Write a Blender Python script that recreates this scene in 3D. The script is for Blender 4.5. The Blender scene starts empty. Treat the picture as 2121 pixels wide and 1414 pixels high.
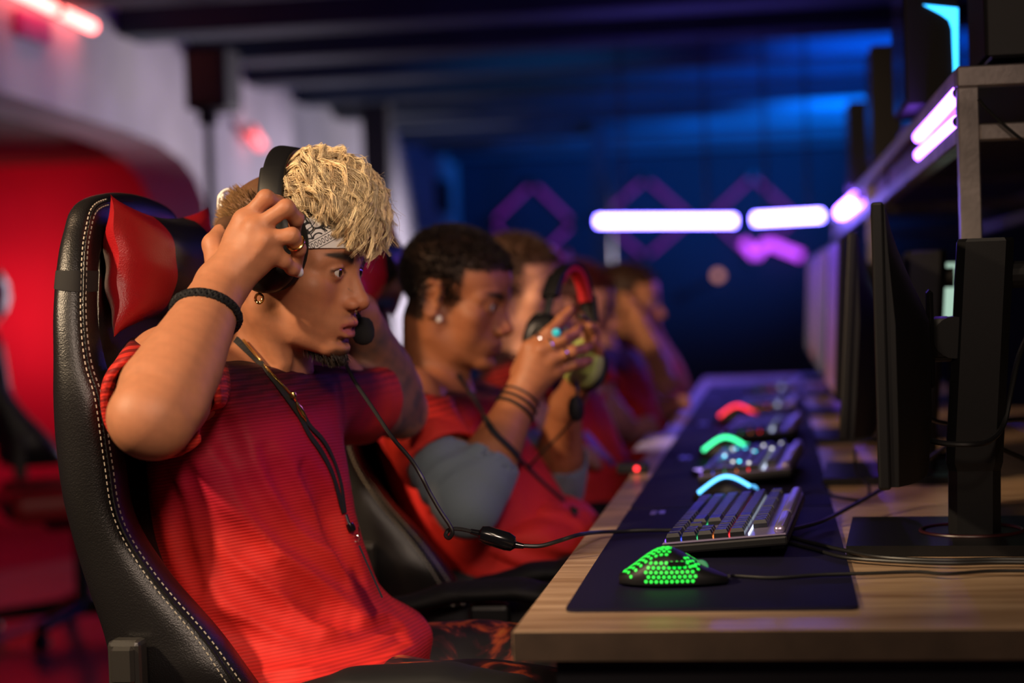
import bpy, bmesh, math, random
import numpy as np
from mathutils import Vector, Matrix, Quaternion
from mathutils.bvhtree import BVHTree

S = bpy.context.scene
COL = S.collection
random.seed(7)
RNG = np.random.default_rng(7)

# ------------------------------------------------------------------ camera
F_PX, CXP, CYP = 3750.0, 1060.5, 707.0
CAM = np.array([0.0, 0.0, 1.077])
_r, _phi, _th = 0.033, 0.0264, 0.1446
_right = np.array([math.cos(_th), math.sin(_th), 0])
_fwd = np.array([-math.sin(_th)*math.cos(_phi), math.cos(_th)*math.cos(_phi), -math.sin(_phi)])
_up = np.array([-math.sin(_th)*math.sin(_phi), math.cos(_th)*math.sin(_phi), math.cos(_phi)])
CR = _right*math.cos(_r) - _up*math.sin(_r)
CU = _up*math.cos(_r) + _right*math.sin(_r)
CF = _fwd
cam_d = bpy.data.cameras.new('camera')
cam = bpy.data.objects.new('camera', cam_d)
COL.objects.link(cam)
cam.matrix_world = Matrix(((CR[0], CU[0], -CF[0], CAM[0]), (CR[1], CU[1], -CF[1], CAM[1]),
                           (CR[2], CU[2], -CF[2], CAM[2]), (0, 0, 0, 1)))
cam_d.sensor_width = 36.0
cam_d.lens = F_PX/2121*36
cam_d.clip_start = 0.05
cam_d.dof.use_dof = True
cam_d.dof.focus_distance = 2.16
cam_d.dof.aperture_fstop = 2.4
S.camera = cam

def ray(px, py):
    return CF + CR*(px-CXP)/F_PX - CU*(py-CYP)/F_PX
def P(px, py, Y):
    """point of the pixel's ray at depth Y"""
    d = ray(px, py)
    return CAM + d*(Y-CAM[1])/d[1]
def PZ(px, py, z):
    d = ray(px, py)
    return CAM + d*(z-CAM[2])/d[2]
def PX(px, py, X):
    d = ray(px, py)
    return CAM + d*(X-CAM[0])/d[0]
def proj(p):
    v = np.asarray(p, float)-CAM
    w = v@CF
    return CXP+F_PX*(v@CR)/w, CYP-F_PX*(v@CU)/w

# ------------------------------------------------------------------ world, exposure, big lights
W = bpy.data.worlds.new('world'); S.world = W
W.use_nodes = True
W.node_tree.nodes['Background'].inputs[0].default_value = (0.05, 0.03, 0.10, 1)
W.node_tree.nodes['Background'].inputs[1].default_value = 0.10
S.view_settings.view_transform = 'Standard'
S.view_settings.look = 'None'
S.view_settings.gamma = 1.0
S.view_settings.use_curve_mapping = False
S.view_settings.exposure = 0.0

def lamp(name, kind, loc, target, color, energy, size=0.3, size_y=None, spot=60, blend=0.6):
    d = bpy.data.lights.new(name, kind)
    d.color = color; d.energy = energy
    if kind == 'AREA':
        d.size = size
        if size_y: d.shape = 'RECTANGLE'; d.size_y = size_y
    else:
        d.shadow_soft_size = size
    if kind == 'SPOT':
        d.spot_size = math.radians(spot); d.spot_blend = blend
    o = bpy.data.objects.new(name, d); COL.objects.link(o)
    o.location = loc
    o.rotation_euler = (Vector(target)-Vector(loc)).to_track_quat('-Z', 'Y').to_euler()
    return o

# warm key spotlight left of the camera, then added unseen fills
lamp('warm_hall_spotlight', 'SPOT', (-2.0, 0.9, 2.2), (-0.66, 2.1, 1.06), (1.0, 0.74, 0.47), 250, 0.07, spot=34, blend=0.7)
lamp('warm_front_fill', 'AREA', (-0.35, -0.1, 2.15), (-0.40, 2.2, 0.95), (1.0, 0.74, 0.56), 11, 0.35)  # unseen soft fill added near the camera
lamp('warm_player_fill', 'SPOT', (0.22, 0.55, 1.85), (-0.55, 2.2, 0.95), (1.0, 0.76, 0.60), 62, 0.14, spot=40, blend=0.6)  # added off-frame fill, cone kept on the nearest player
lamp('warm_desk_fill', 'SPOT', (0.1, 0.5, 2.5), (0.12, 1.95, 0.75), (1.0, 0.78, 0.56), 26, 0.10, spot=46, blend=0.8)  # added fill to brighten the near desk top
lamp('teal_ceiling_fill', 'SPOT', (-1.0, 7.6, 1.6), (-1.3, 10.6, 2.45), (0.0, 0.30, 0.75), 45, 0.1, spot=70, blend=1.0)  # unseen fill added to tint the left beams teal
lamp('warm_row_fill', 'SPOT', (-1.75, 1.5, 2.1), (-0.5, 3.3, 0.95), (1.0, 0.60, 0.32), 95, 0.08, spot=50, blend=0.5)  # added fill to brighten the second player
lamp('warm_row_fill', 'SPOT', (-1.5, 2.9, 2.1), (-0.42, 4.7, 0.95), (1.0, 0.66, 0.40), 130, 0.08, spot=56, blend=0.5)  # another added fill, for the players farther back
# red and blue lights of the hall, with added unseen fills for alcove and walls
lamp('red_alcove_light', 'AREA', tuple(P(-40, 660, 8.1)), tuple(P(20, 600, 8.7)), (1.0, 0.10, 0.09), 5.0, 0.25)
lamp('red_alcove_fill', 'AREA', (-3.6, 7.0, 0.5), (-3.6, 8.7, 1.2), (1.0, 0.02, 0.10), 3.2, 0.4)
lamp('red_floor_light', 'SPOT', (-3.6, 5.6, 2.0), (-1.6, 4.0, 0.0), (1.0, 0.02, 0.08), 14, 0.15, spot=80)
lamp('blue_ceiling_light', 'SPOT', (0.75, 10.6, 1.72), (-0.1, 13.2, 2.45), (0.0, 0.20, 1.0), 1300, 0.1, spot=64, blend=1.0)
lamp('blue_ceiling_light', 'SPOT', (0.8, 7.9, 1.75), (0.2, 10.0, 2.42), (0.0, 0.13, 1.0), 520, 0.1, spot=64, blend=1.0)
lamp('lilac_wall_fill', 'SPOT', (-0.6, 14.2, 1.0), (-2.6, 11.4, 1.15), (0.93, 0.84, 1.0), 560, 0.2, spot=54, blend=0.7)  # unseen fill added to brighten the far part of the left wall
lamp('lilac_wall_fill', 'SPOT', (-0.8, 11.4, 1.0), (-2.6, 8.9, 1.15), (0.93, 0.80, 1.0), 460, 0.2, spot=54, blend=0.7)  # second added wall fill, aimed back to spare the beams
lamp('lilac_left_wall_fill', 'SPOT', (-0.9, 9.3, 1.0), (-2.6, 6.9, 1.75), (1.0, 0.84, 0.84), 120, 0.2, spot=46, blend=0.8)  # unseen fill added behind the loudspeaker for the near left wall

# ------------------------------------------------------------------ small helpers
def link(o, parent=None):
    COL.objects.link(o)
    if parent is not None: o.parent = parent
    return o

def tag(o, label=None, cat=None, group=None, kind=None):
    if label: o['label'] = label
    if cat: o['category'] = cat
    if group: o['group'] = group
    if kind: o['kind'] = kind
    return o

def thing(name, label, cat, loc=(0, 0, 0), group=None):
    o = bpy.data.objects.new(name, None)
    o.empty_display_size = 0.05
    o.location = loc
    link(o); tag(o, label, cat, group)
    return o

def _finish(name, me, mat, parent, smooth=True, keep=True):
    if mat is not None:
        for m in (mat if isinstance(mat, (list, tuple)) else [mat]): me.materials.append(m)
    if smooth:
        me.polygons.foreach_set('use_smooth', np.ones(len(me.polygons), dtype=bool))
    o = bpy.data.objects.new(name, me)
    link(o)
    if parent is not None:
        o.parent = parent
        # geometry is in world coordinates: cancel the parent's offset
        if keep:
            bpy_m = parent_world(parent)
            o.matrix_parent_inverse = bpy_m.inverted()
    return o

def parent_world(o):
    m = Matrix.LocRotScale(o.location, o.rotation_euler.to_quaternion(), o.scale)
    if o.parent is not None:
        return parent_world(o.parent) @ o.matrix_parent_inverse @ m
    return m

class MB:
    """collects shapes, builds them as ONE mesh object"""
    def __init__(s): s.v = []; s.f = []
    def add(s, verts, faces):
        n = len(s.v)
        s.v.extend([tuple(map(float, p)) for p in verts])
        s.f.extend([tuple(i+n for i in f) for f in faces])
        return s
    def box(s, lo, hi):
        x0, y0, z0 = lo; x1, y1, z1 = hi
        return s.add([(x0,y0,z0),(x1,y0,z0),(x1,y1,z0),(x0,y1,z0),(x0,y0,z1),(x1,y0,z1),(x1,y1,z1),(x0,y1,z1)],
              [(0,3,2,1),(4,5,6,7),(0,1,5,4),(1,2,6,5),(2,3,7,6),(3,0,4,7)])
    def rbox(s, lo, hi, b=0.003, seg=2, M=None):
        bm = bmesh.new()
        bmesh.ops.create_cube(bm, size=1.0)
        lo = np.array(lo, float); hi = np.array(hi, float)
        for v in bm.verts:
            v.co = Vector((lo+hi)/2 + np.array(v.co)*(hi-lo))
        b = min(b, float(min(hi-lo))*0.49)
        bmesh.ops.bevel(bm, geom=bm.edges[:], offset=b, segments=seg, profile=0.5, affect='EDGES')
        bm.verts.index_update()
        vs = [v.co.copy() for v in bm.verts]
        if M is not None: vs = [M @ v for v in vs]
        s.add(vs, [[v.index for v in f.verts] for f in bm.faces])
        bm.free(); return s
    def tube(s, pts, r, seg=8, caps=True, closed=False):
        pts = [np.array(p, float) for p in pts]
        n = len(pts)
        rs = r if hasattr(r, '__len__') else [r]*n
        t = []
        for i in range(n):
            a = pts[(i-1) % n] if closed or i > 0 else pts[i]
            b = pts[(i+1) % n] if closed or i < n-1 else pts[i]
            d = b-a; t.append(d/(np.linalg.norm(d)+1e-12))
        ref = np.array([0, 0, 1.0]) if abs(t[0][2]) < 0.9 else np.array([1.0, 0, 0])
        u = np.cross(t[0], ref); u /= np.linalg.norm(u)
        verts = []; faces = []
        for i in range(n):
            u = u - t[i]*(u@t[i]); u /= (np.linalg.norm(u)+1e-12)
            w = np.cross(t[i], u)
            for k in range(seg):
                a = 2*math.pi*k/seg
                verts.append(pts[i]+rs[i]*(u*math.cos(a)+w*math.sin(a)))
        m = n if closed else n-1
        for i in range(m):
            j = (i+1) % n
            for k in range(seg):
                k2 = (k+1) % seg
                faces.append((i*seg+k, i*seg+k2, j*seg+k2, j*seg+k))
        if caps and not closed:
            faces.append(tuple(range(seg))[::-1]); faces.append(tuple((n-1)*seg+k for k in range(seg)))
        return s.add(verts, faces)
    def cyl(s, a, b, r, seg=16, r2=None):
        return s.tube([a, b], [r, r if r2 is None else r2], seg)
    def lathe(s, prof, c, axis=(0, 0, 1), seg=24):
        q = Vector((0, 0, 1)).rotation_difference(Vector(axis))
        c = Vector(c); verts = []; faces = []
        n = len(prof)
        for (r, z) in prof:
            for k in range(seg):
                a = 2*math.pi*k/seg
                verts.append(c + q @ Vector((r*math.cos(a), r*math.sin(a), z)))
        for i in range(n-1):
            for k in range(seg):
                k2 = (k+1) % seg
                faces.append((i*seg+k, i*seg+k2, (i+1)*seg+k2, (i+1)*seg+k))
        if prof[0][0] > 1e-5: faces.append(tuple(range(seg))[::-1])
        if prof[-1][0] > 1e-5: faces.append(tuple((n-1)*seg+k for k in range(seg)))
        return s.add(verts, faces)
    def loft(s, rings, closed_u=True, cap=True, closed_v=False):
        n = len(rings); m = len(rings[0]); verts = [p for r in rings for p in r]; faces = []
        for i in range(n if closed_v else n-1):
            i2 = (i+1) % n
            for k in range(m if closed_u else m-1):
                k2 = (k+1) % m
                faces.append((i*m+k, i*m+k2, i2*m+k2, i2*m+k))
        if cap and closed_u and not closed_v:
            faces.append(tuple(range(m))[::-1]); faces.append(tuple((n-1)*m+k for k in range(m)))
        return s.add(verts, faces)
    def prism(s, poly, h):
        """poly: list of 3d points, h: 3d extrusion vector"""
        n = len(poly); h = np.array(h, float)
        vs = [np.array(p, float) for p in poly]; vs += [p+h for p in vs]
        fs = [tuple(range(n)), tuple(range(n, 2*n))[::-1]]
        fs += [(i, i+n, (i+1) % n+n, (i+1) % n) for i in range(n)]
        return s.add(vs, fs)
    def build(s, name, mat, parent=None, smooth=False, label=None, fix=True):
        me = bpy.data.meshes.new(name)
        me.from_pydata(s.v, [], s.f); me.update()
        if fix:
            bm = bmesh.new(); bm.from_mesh(me)
            bmesh.ops.recalc_face_normals(bm, faces=bm.faces)
            if smooth:
                for e in bm.edges:
                    if len(e.link_faces) == 2 and e.calc_face_angle(0) > 0.7: e.smooth = False
            bm.to_mesh(me); bm.free()
        o = _finish(name, me, mat, parent, smooth)
        if label: o['label'] = label
        return o

def catmull(pts, n=8, closed=False):
    pts = [np.array(p, float) for p in pts]; out = []
    m = len(pts)
    rng = range(m) if closed else range(m-1)
    for i in rng:
        p0 = pts[(i-1) % m] if closed or i > 0 else 2*pts[0]-pts[1]
        p1 = pts[i]; p2 = pts[(i+1) % m]
        p3 = pts[(i+2) % m] if closed or i < m-2 else 2*pts[-1]-pts[-2]
        for k in range(n):
            t = k/n
            out.append(0.5*((2*p1)+(-p0+p2)*t+(2*p0-5*p1+4*p2-p3)*t*t+(-p0+3*p1-3*p2+p3)*t**3))
    if not closed: out.append(pts[-1])
    return out

def copy_tree(o, parent=None):
    c = o.copy(); COL.objects.link(c)
    if parent is not None:
        c.parent = parent; c.matrix_parent_inverse = o.matrix_parent_inverse.copy()
    for ch in list(o.children): copy_tree(ch, c)
    return c

# ------------------------------------------------------------------ materials
def srgb(r, g, b):
    f = lambda c: (c/255/12.92) if c/255 <= 0.04045 else ((c/255+0.055)/1.055)**2.4
    return (f(r), f(g), f(b))

def mat(name, color=(0.5, 0.5, 0.5), rough=0.5, metal=0.0, emit=None, strength=0.0, coat=0.0, spec=0.5,
        bump=None, vary=None, sss=0.0, sheen=0.0, attr=None, alpha=None):
    """bump=(scale, strength, detail); vary=(scale, amount) gives blotches of tone"""
    m = bpy.data.materials.new(name); m.use_nodes = True
    nt = m.node_tree; b = nt.nodes['Principled BSDF']
    b.inputs['Base Color'].default_value = (*color, 1)
    b.inputs['Roughness'].default_value = rough
    b.inputs['Metallic'].default_value = metal
    b.inputs['Specular IOR Level'].default_value = spec
    b.inputs['Coat Weight'].default_value = coat
    if sheen: b.inputs['Sheen Weight'].default_value = sheen
    if sss:
        b.inputs['Subsurface Weight'].default_value = sss
        b.inputs['Subsurface Radius'].default_value = (1.0, 0.35, 0.2)
        b.inputs['Subsurface Scale'].default_value = 0.008
    if emit is not None:
        b.inputs['Emission Color'].default_value = (*emit, 1)
        b.inputs['Emission Strength'].default_value = strength
    tc = nt.nodes.new('ShaderNodeTexCoord')
    src = None
    if attr:
        a = nt.nodes.new('ShaderNodeAttribute'); a.attribute_name = attr
        src = a.outputs['Color']
        nt.links.new(src, b.inputs['Base Color'])
    if vary:
        n = nt.nodes.new('ShaderNodeTexNoise'); n.inputs['Scale'].default_value = vary[0]
        n.inputs['Detail'].default_value = 5
        nt.links.new(tc.outputs['Object'], n.inputs['Vector'])
        mp = nt.nodes.new('ShaderNodeMapRange')
        mp.inputs['From Min'].default_value = 0.3; mp.inputs['From Max'].default_value = 0.7
        mp.inputs['To Min'].default_value = 1-vary[1]; mp.inputs['To Max'].default_value = 1+vary[1]
        nt.links.new(n.outputs['Fac'], mp.inputs['Value'])
        mx = nt.nodes.new('ShaderNodeMix'); mx.data_type = 'RGBA'; mx.blend_type = 'MULTIPLY'
        mx.inputs[0].default_value = 1.0
        if src is not None: nt.links.new(src, mx.inputs[6])
        else: mx.inputs[6].default_value = (*color, 1)
        nt.links.new(mp.outputs['Result'], mx.inputs[7])
        nt.links.new(mx.outputs[2], b.inputs['Base Color'])
    if bump:
        n = nt.nodes.new('ShaderNodeTexNoise'); n.inputs['Scale'].default_value = bump[0]
        n.inputs['Detail'].default_value = bump[2] if len(bump) > 2 else 3
        nt.links.new(tc.outputs['Object'], n.inputs['Vector'])
        bp = nt.nodes.new('ShaderNodeBump'); bp.inputs['Strength'].default_value = bump[1]
        bp.inputs['Distance'].default_value = 0.002
        nt.links.new(n.outputs['Fac'], bp.inputs['Height'])
        nt.links.new(bp.outputs['Normal'], b.inputs['Normal'])
    return m

def nodes_of(m): return m.node_tree, m.node_tree.nodes['Principled BSDF']

M = {}
M['black_plastic'] = mat('black_plastic', (0.0055, 0.0055, 0.0065), 0.45, bump=(900, 0.05), spec=0.35)
M['soft_black'] = mat('soft_black', (0.007, 0.007, 0.008), 0.7, spec=0.3)
M['gloss_black'] = mat('gloss_black', (0.008, 0.008, 0.010), 0.15)
M['leather_black'] = mat('leather_black', (0.010, 0.009, 0.009), 0.33, bump=(520, 0.30, 4), spec=0.6)
M['leather_red'] = mat('leather_red', (0.36, 0.008, 0.012), 0.36, bump=(520, 0.28, 4))
M['leather_blue'] = mat('leather_blue', (0.01, 0.06, 0.32), 0.4, bump=(260, 0.2, 4))
M['thread'] = mat('thread', (0.50, 0.45, 0.36), 0.8)
M['thread_grey'] = mat('thread_grey', (0.22, 0.21, 0.20), 0.8)
M['elastic'] = mat('elastic', (0.012, 0.011, 0.011), 0.85)
M['steel'] = mat('steel', (0.34, 0.30, 0.29), 0.40, 0.75, vary=(14, 0.35), bump=(120, 0.1))
M['dark_metal'] = mat('dark_metal', (0.03, 0.03, 0.035), 0.4, 0.6)
M['chrome'] = mat('chrome', (0.8, 0.8, 0.8), 0.15, 1.0)
M['gold'] = mat('gold', (0.85, 0.55, 0.18), 0.22, 1.0)
M['cable'] = mat('cable', (0.010, 0.010, 0.011), 0.45)
M['navy_mat'] = mat('navy_mat', (0.007, 0.006, 0.024), 0.6, bump=(1500, 0.15), spec=0.25)
M['red_band'] = mat('red_band', (0.55, 0.01, 0.015), 0.6)
M['green_pad'] = mat('green_pad', (0.42, 0.50, 0.12), 0.8)
M['purple_plastic'] = mat('purple_plastic', (0.40, 0.34, 0.55), 0.28, 0.6)
# ------------------------------------------------------------------ the hall
XW, YB = -2.6, 15.0
M['floor'] = mat('hall_floor', (0.16, 0.10, 0.11), 0.28, vary=(1.3, 0.25), bump=(40, 0.1))
M['concrete'] = mat('painted_concrete', (0.46, 0.42, 0.44), 0.8, vary=(2.2, 0.22), bump=(35, 0.35, 6))
M['dark_concrete'] = mat('dark_concrete', (0.10, 0.075, 0.07), 0.85, vary=(2.0, 0.2), bump=(30, 0.3, 6))
M['alcove'] = mat('alcove_red_lit', (0.50, 0.02, 0.10), 0.7, vary=(1.5, 0.15), bump=(25, 0.2, 5))  # red lamp light put into the wall's base colour
M['back_wall'] = mat('back_wall_paint', (0.010, 0.010, 0.024), 0.75, vary=(1.0, 0.2), bump=(20, 0.2, 5))
M['beam'] = mat('beam_paint', (0.018, 0.036, 0.056), 0.6, vary=(3.0, 0.2))
M['ceiling'] = mat('ceiling_paint', (0.05, 0.07, 0.10), 0.7, vary=(2.0, 0.2))
M['column'] = mat('red_column_paint', (0.012, 0.0008, 0.0015), 0.6)

def struct(mb, name, m, parent=None, smooth=False):
    o = mb.build(name, m, parent, smooth)
    if parent is None: o['kind'] = 'structure'
    return o

floor = struct(MB().box((-6, -1.5, -0.1), (4.2, YB+0.3, 0.0)), 'floor', M['floor'])
stripe_m = mat('floor_tape', (0.25, 0.18, 0.45), 0.5)
st = MB()
a = PZ(0, 1322, 0.0); b_ = PZ(200, 1240, 0.0)
dv = (b_-a)/np.linalg.norm(b_-a); nv = np.array([-dv[1], dv[0], 0])*0.035
a = a-dv*1.0; b_ = b_+dv*1.2
st.prism([a-nv, a+nv, b_+nv, b_-nv], (0, 0, 0.002)).build('tape_line', stripe_m, floor)

# left wall with the wide opening
arch_px = [(0, 190), (150, 236), (260, 270), (330, 298), (375, 330), (405, 368), (424, 415), (432, 470)]
arch = [PX(x, y, XW) for x, y in arch_px]
z_l = arch[0][2]
wl = MB().box((XW-0.26, -1.5, 0), (XW, 3.0, 2.6))
top_pts = [(3.0, z_l+0.02)] + [(p[1], p[2]) for p in arch]
for (ya, za), (yb, zb) in zip(top_pts[:-1], top_pts[1:]):
    wl.prism([(XW, ya, za), (XW, yb, zb), (XW, yb, 2.6), (XW, ya, 2.6)], (-0.26, 0, 0))
wl.box((XW-0.26, top_pts[-1][0], 0), (XW, YB, 2.6))
struct(wl, 'wall_left', M['concrete'])
# lining of the opening, alcove behind it
al = MB().box((-4.7, 1.5, 0), (-4.6, 9.2, 2.4))
struct(al, 'wall_alcove', M['alcove'])
struct(MB().box((-4.6, 8.7, 0), (XW-0.26, 8.8, 2.4)), 'wall_alcove_end', M['alcove'])
ac = struct(MB().box((-4.6, 1.5, z_l-0.02), (XW-0.26, 8.8, z_l+0.08)), 'ceiling_alcove', M['dark_concrete'])
for yy in (3.4, 4.4):
    MB().box((-4.6, yy, z_l-0.14), (XW-0.26, yy+0.14, z_l-0.02)).build('beam', M['dark_concrete'], ac)
struct(MB().box((-6, YB, 0), (4.2, YB+0.2, 2.7)), 'wall_back', M['back_wall'])
struct(MB().box((4.0, -1.5, 0), (4.2, YB, 2.7)), 'wall_right', M['back_wall'])
ceil = struct(MB().box((-6, -1.5, 2.6), (4.2, YB+0.2, 2.75)), 'ceiling', M['ceiling'])
for yy in (3.2, 4.2, 5.2, 6.15, 7.05, 7.95, 8.85, 9.8, 10.7, 11.5, 12.6, 13.6, 14.6):
    MB().rbox((XW, yy, 2.17), (4.0, yy+0.26, 2.6), 0.01, 1).build('beam', M['beam'], ceil)

o = MB()
c0 = P(781, 300, 10.2)
o.box((c0[0]-0.075, 10.15, 0), (c0[0]+0.075, 10.30, 2.6))
o.rbox((c0[0]-0.10, 10.12, 0), (c0[0]+0.10, 10.33, 0.05), 0.005, 1)
tag(o.build('steel_column', M['column']), 'slim dark red steel column in front of the pale left wall', 'column')
o = MB()
c0 = P(1250, 400, 12.6)
o.box((c0[0]-0.06, 12.4, 0), (c0[0]+0.06, 12.55, 2.6)).rbox((c0[0]-0.09, 12.37, 0), (c0[0]+0.09, 12.58, 0.05), 0.005, 1)
tag(o.build('steel_column', M['beam']), 'pale blue lit steel column behind the white light tubes', 'column')

# pole loudspeaker
sp = P(440, 170, 7.0)
t = thing('loudspeaker', 'black loudspeaker on a thin pole before the pale wall', 'loudspeaker', (sp[0], 7.0, 0))
bt = P(400, 232, 7.0); tp = P(480, 100, 7.0)
MB().rbox((bt[0], 6.9, bt[2]), (tp[0], 7.12, tp[2]), 0.012, 2).build('cabinet', M['soft_black'], t)
MB().rbox((bt[0]+0.015, 6.892, bt[2]+0.02), (tp[0]-0.015, 6.9, tp[2]-0.02), 0.003, 1).build('grille', M['black_plastic'], t)
px_ = P(437, 400, 7.0)[0]
MB().cyl((px_, 7.0, 0.0), (px_, 7.0, bt[2]), 0.017, 12).build('pole', M['soft_black'], t)
MB().cyl((px_, 7.0, bt[2]-0.05), (px_, 7.0, bt[2]), 0.04, 12).build('socket', M['soft_black'], t)
for k in range(3):
    a = k*2.094+0.3
    MB().cyl((px_, 7.0, 0.45), (px_+0.35*math.cos(a), 7.0+0.35*math.sin(a), 0.012), 0.011, 8).build('leg', M['soft_black'], t)

# wall switch box on the pale wall, near its far end
wp = PX(912, 408, XW)
tag(MB().rbox((XW, wp[1]-0.20, wp[2]-0.13), (XW+0.05, wp[1]+0.20, wp[2]+0.13), 0.01, 1).rbox((XW+0.05, wp[1]-0.14, wp[2]-0.08), (XW+0.06, wp[1]+0.14, wp[2]+0.08), 0.004, 1).build('wall_box', M['soft_black']),
    'small black box mounted on the pale wall by its far end', 'wall box')

# ------------------------------------------------------------------ light tubes
def emis(name, col, st):
    return mat(name, (0.03, 0.03, 0.03), 0.5, emit=col, strength=st)
M['tube_red'] = emis('tube_red_light', (1.0, 0.16, 0.14), 9)
M['tube_blue'] = emis('tube_blue_white_light', (0.16, 0.12, 1.0), 36)
M['tube_violet'] = emis('tube_violet_white_light', (0.27, 0.09, 1.0), 18)
M['led_purple'] = emis('diamond_led', (0.35, 0.02, 0.55), 0.45)
M['led_cyan'] = emis('tower_led', (0.03, 0.42, 1.0), 4)
def light_tube(label, a, b, r, m, group=None, bracket=None, cat='light tube'):
    a = np.array(a); b = np.array(b); d = (b-a)/np.linalg.norm(b-a)
    t = thing('light_tube', label, cat, tuple((a+b)/2), group)
    MB().tube([a, a+d*r*0.3, b-d*r*0.3, b], [r*0.8, r, r, r*0.8], 14).build('glowing_tube', m, t, True)
    MB().cyl(a-d*0.008, a, r*0.8, 14).build('end_cap', M['dark_metal'], t, True)
    MB().cyl(b, b+d*0.008, r*0.8, 14).build('end_cap', M['dark_metal'], t, True)
    if bracket is not None:
        bv = np.array(bracket)
        for q in (0.2, 0.8):
            p = a+(b-a)*q
            MB().cyl(p, p+bv, 0.006, 8).build('bracket', M['dark_metal'], t)
    return t
def wx(px, py): return PX(px, py, XW+0.06)
light_tube('glowing red light tube on the concrete wall, right one by the corner', wx(125, 24), wx(192, 56), 0.022, M['tube_red'], bracket=(-0.06, 0, 0))
light_tube('glowing red light tube on the concrete wall, cut by the picture edge', wx(20, -26), wx(112, 18), 0.022, M['tube_red'], bracket=(-0.06, 0, 0))
w0, w1 = wx(60, 34), wx(125, 70)
tag(MB().rbox((XW, w0[1], w1[2]-0.04), (XW+0.03, w1[1], w1[2]+0.05), 0.006, 1).build('cable_duct', mat('duct_magenta', (0.5, 0.02, 0.25), 0.5)),  # one even magenta base colour
    'magenta cable duct under the red wall tubes', 'cable duct')
light_tube('short red lamp on the pale wall over the blond man', wx(518, 268), wx(541, 302), 0.03, emis('lamp_red', (1.0, 0.12, 0.14), 2.2), bracket=(-0.06, 0, 0), cat='wall lamp')
YT = 8.0
light_tube('longer horizontal white-blue light tube in the far background', P(1236, 458, YT), P(1524, 457, YT), 0.022, M['tube_blue'], bracket=(0, 0, 0.8))
light_tube('shorter tilted white-blue light tube next to the rack', P(1560, 454, YT), P(1704, 446, YT), 0.022, M['tube_blue'], bracket=(0, 0, 0.8))

def diamond(label, cx, cy, hw, hh, Y=14.9, ang=0.0):
    t = thing('diamond_light', label, 'wall light', tuple(P(cx, cy, Y)), 'diamond lights on the back wall')
    pts = [P(cx+hw*math.sin(ang), cy-hh, Y), P(cx+hw, cy, Y), P(cx, cy+hh, Y), P(cx-hw, cy, Y)]
    for i in range(4):
        MB().tube([pts[i], pts[(i+1) % 4]], 0.014, 8).build('led_bar', M['led_purple'], t, True)
        MB().rbox(pts[i]-0.04, pts[i]+np.array([0.04, 0.09, 0.04]), 0.01, 1).build('corner_joint', M['dark_metal'], t)
diamond('purple diamond wall light above the dark-haired man', 1104, 462, 85, 82)
diamond('purple diamond wall light behind the longer white tube', 1338, 452, 95, 82)
diamond('magenta diamond wall light behind the shorter white tube', 1560, 450, 90, 84)
zz = thing('zigzag_light', 'bright violet zigzag light low on the back wall', 'wall light', tuple(P(1600, 520, 14.8)))
for (q0, q1) in (((1540, 500), (1565, 530)), ((1565, 530), (1590, 500)), ((1590, 503), (1660, 530))):
    MB().tube([P(*q0, 14.8), P(*q1, 14.8)], 0.035, 8).build('led_bar', emis('zigzag_led', (0.5, 0.06, 0.9), 2.2), zz, True)
for (qx, qy, cc, lb) in ((1487, 570, (0.9, 0.35, 0.25), 'dim orange pilot lamp on the back wall'), (1290, 560, (0.5, 0.05, 0.7), 'dim purple pilot lamp on the back wall'), (880, 212, (0.16, 0.14, 0.3), 'faint grey pilot lamp under the ceiling beams')):
    c = P(qx, qy, 14.0)
    tag(MB().lathe([(0, -0.03), (0.03, -0.02), (0.035, 0), (0.02, 0.02), (0.02, 0.98)] if False else [(0.0, -0.035), (0.025, -0.025), (0.035, 0), (0.025, 0.025), (0.012, 0.03), (0.012, 1.0)], c, (0, 1, 0), 16).build('pilot_lamp', emis('pilot', cc, 0.9), None, True), lb, 'lamp')

# ------------------------------------------------------------------ desks
ZD = 0.75
wood = mat('oak_laminate', (0.42, 0.27, 0.16), 0.33, spec=0.45)
nt, bs = nodes_of(wood)
tc = nt.nodes.new('ShaderNodeTexCoord')
mpn = nt.nodes.new('ShaderNodeMapping'); mpn.inputs['Scale'].default_value = (1.6, 22, 22)
n1 = nt.nodes.new('ShaderNodeTexNoise'); n1.inputs['Scale'].default_value = 2.2; n1.inputs['Detail'].default_value = 8; n1.inputs['Distortion'].default_value = 0.6
n2 = nt.nodes.new('ShaderNodeTexNoise'); n2.inputs['Scale'].default_value = 14; n2.inputs['Detail'].default_value = 6
rp = nt.nodes.new('ShaderNodeValToRGB')
rp.color_ramp.elements[0].position = 0.28; rp.color_ramp.elements[0].color = (0.27, 0.15, 0.075, 1)
rp.color_ramp.elements[1].position = 0.72; rp.color_ramp.elements[1].color = (0.62, 0.43, 0.27, 1)
ad = nt.nodes.new('ShaderNodeMath'); ad.operation = 'MULTIPLY_ADD'; ad.inputs[1].default_value = 0.35; 
sb = nt.nodes.new('ShaderNodeMath'); sb.operation = 'SUBTRACT'; sb.inputs[1].default_value = 0.17
nt.links.new(tc.outputs['Object'], mpn.inputs['Vector'])
nt.links.new(mpn.outputs['Vector'], n1.inputs['Vector']); nt.links.new(mpn.outputs['Vector'], n2.inputs['Vector'])
nt.links.new(n2.outputs['Fac'], ad.inputs[0]); nt.links.new(n1.outputs['Fac'], ad.inputs[2])
nt.links.new(ad.outputs[0], sb.inputs[0]); nt.links.new(sb.outputs[0], rp.inputs['Fac'])
nt.links.new(rp.outputs['Color'], bs.inputs['Base Color'])
M['wood'] = wood
M['edge_band'] = mat('oak_edge_shaded', (0.060, 0.038, 0.024), 0.5, vary=(30, 0.2))  # darker than the top: shade under overhead light put into the edge colour
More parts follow.
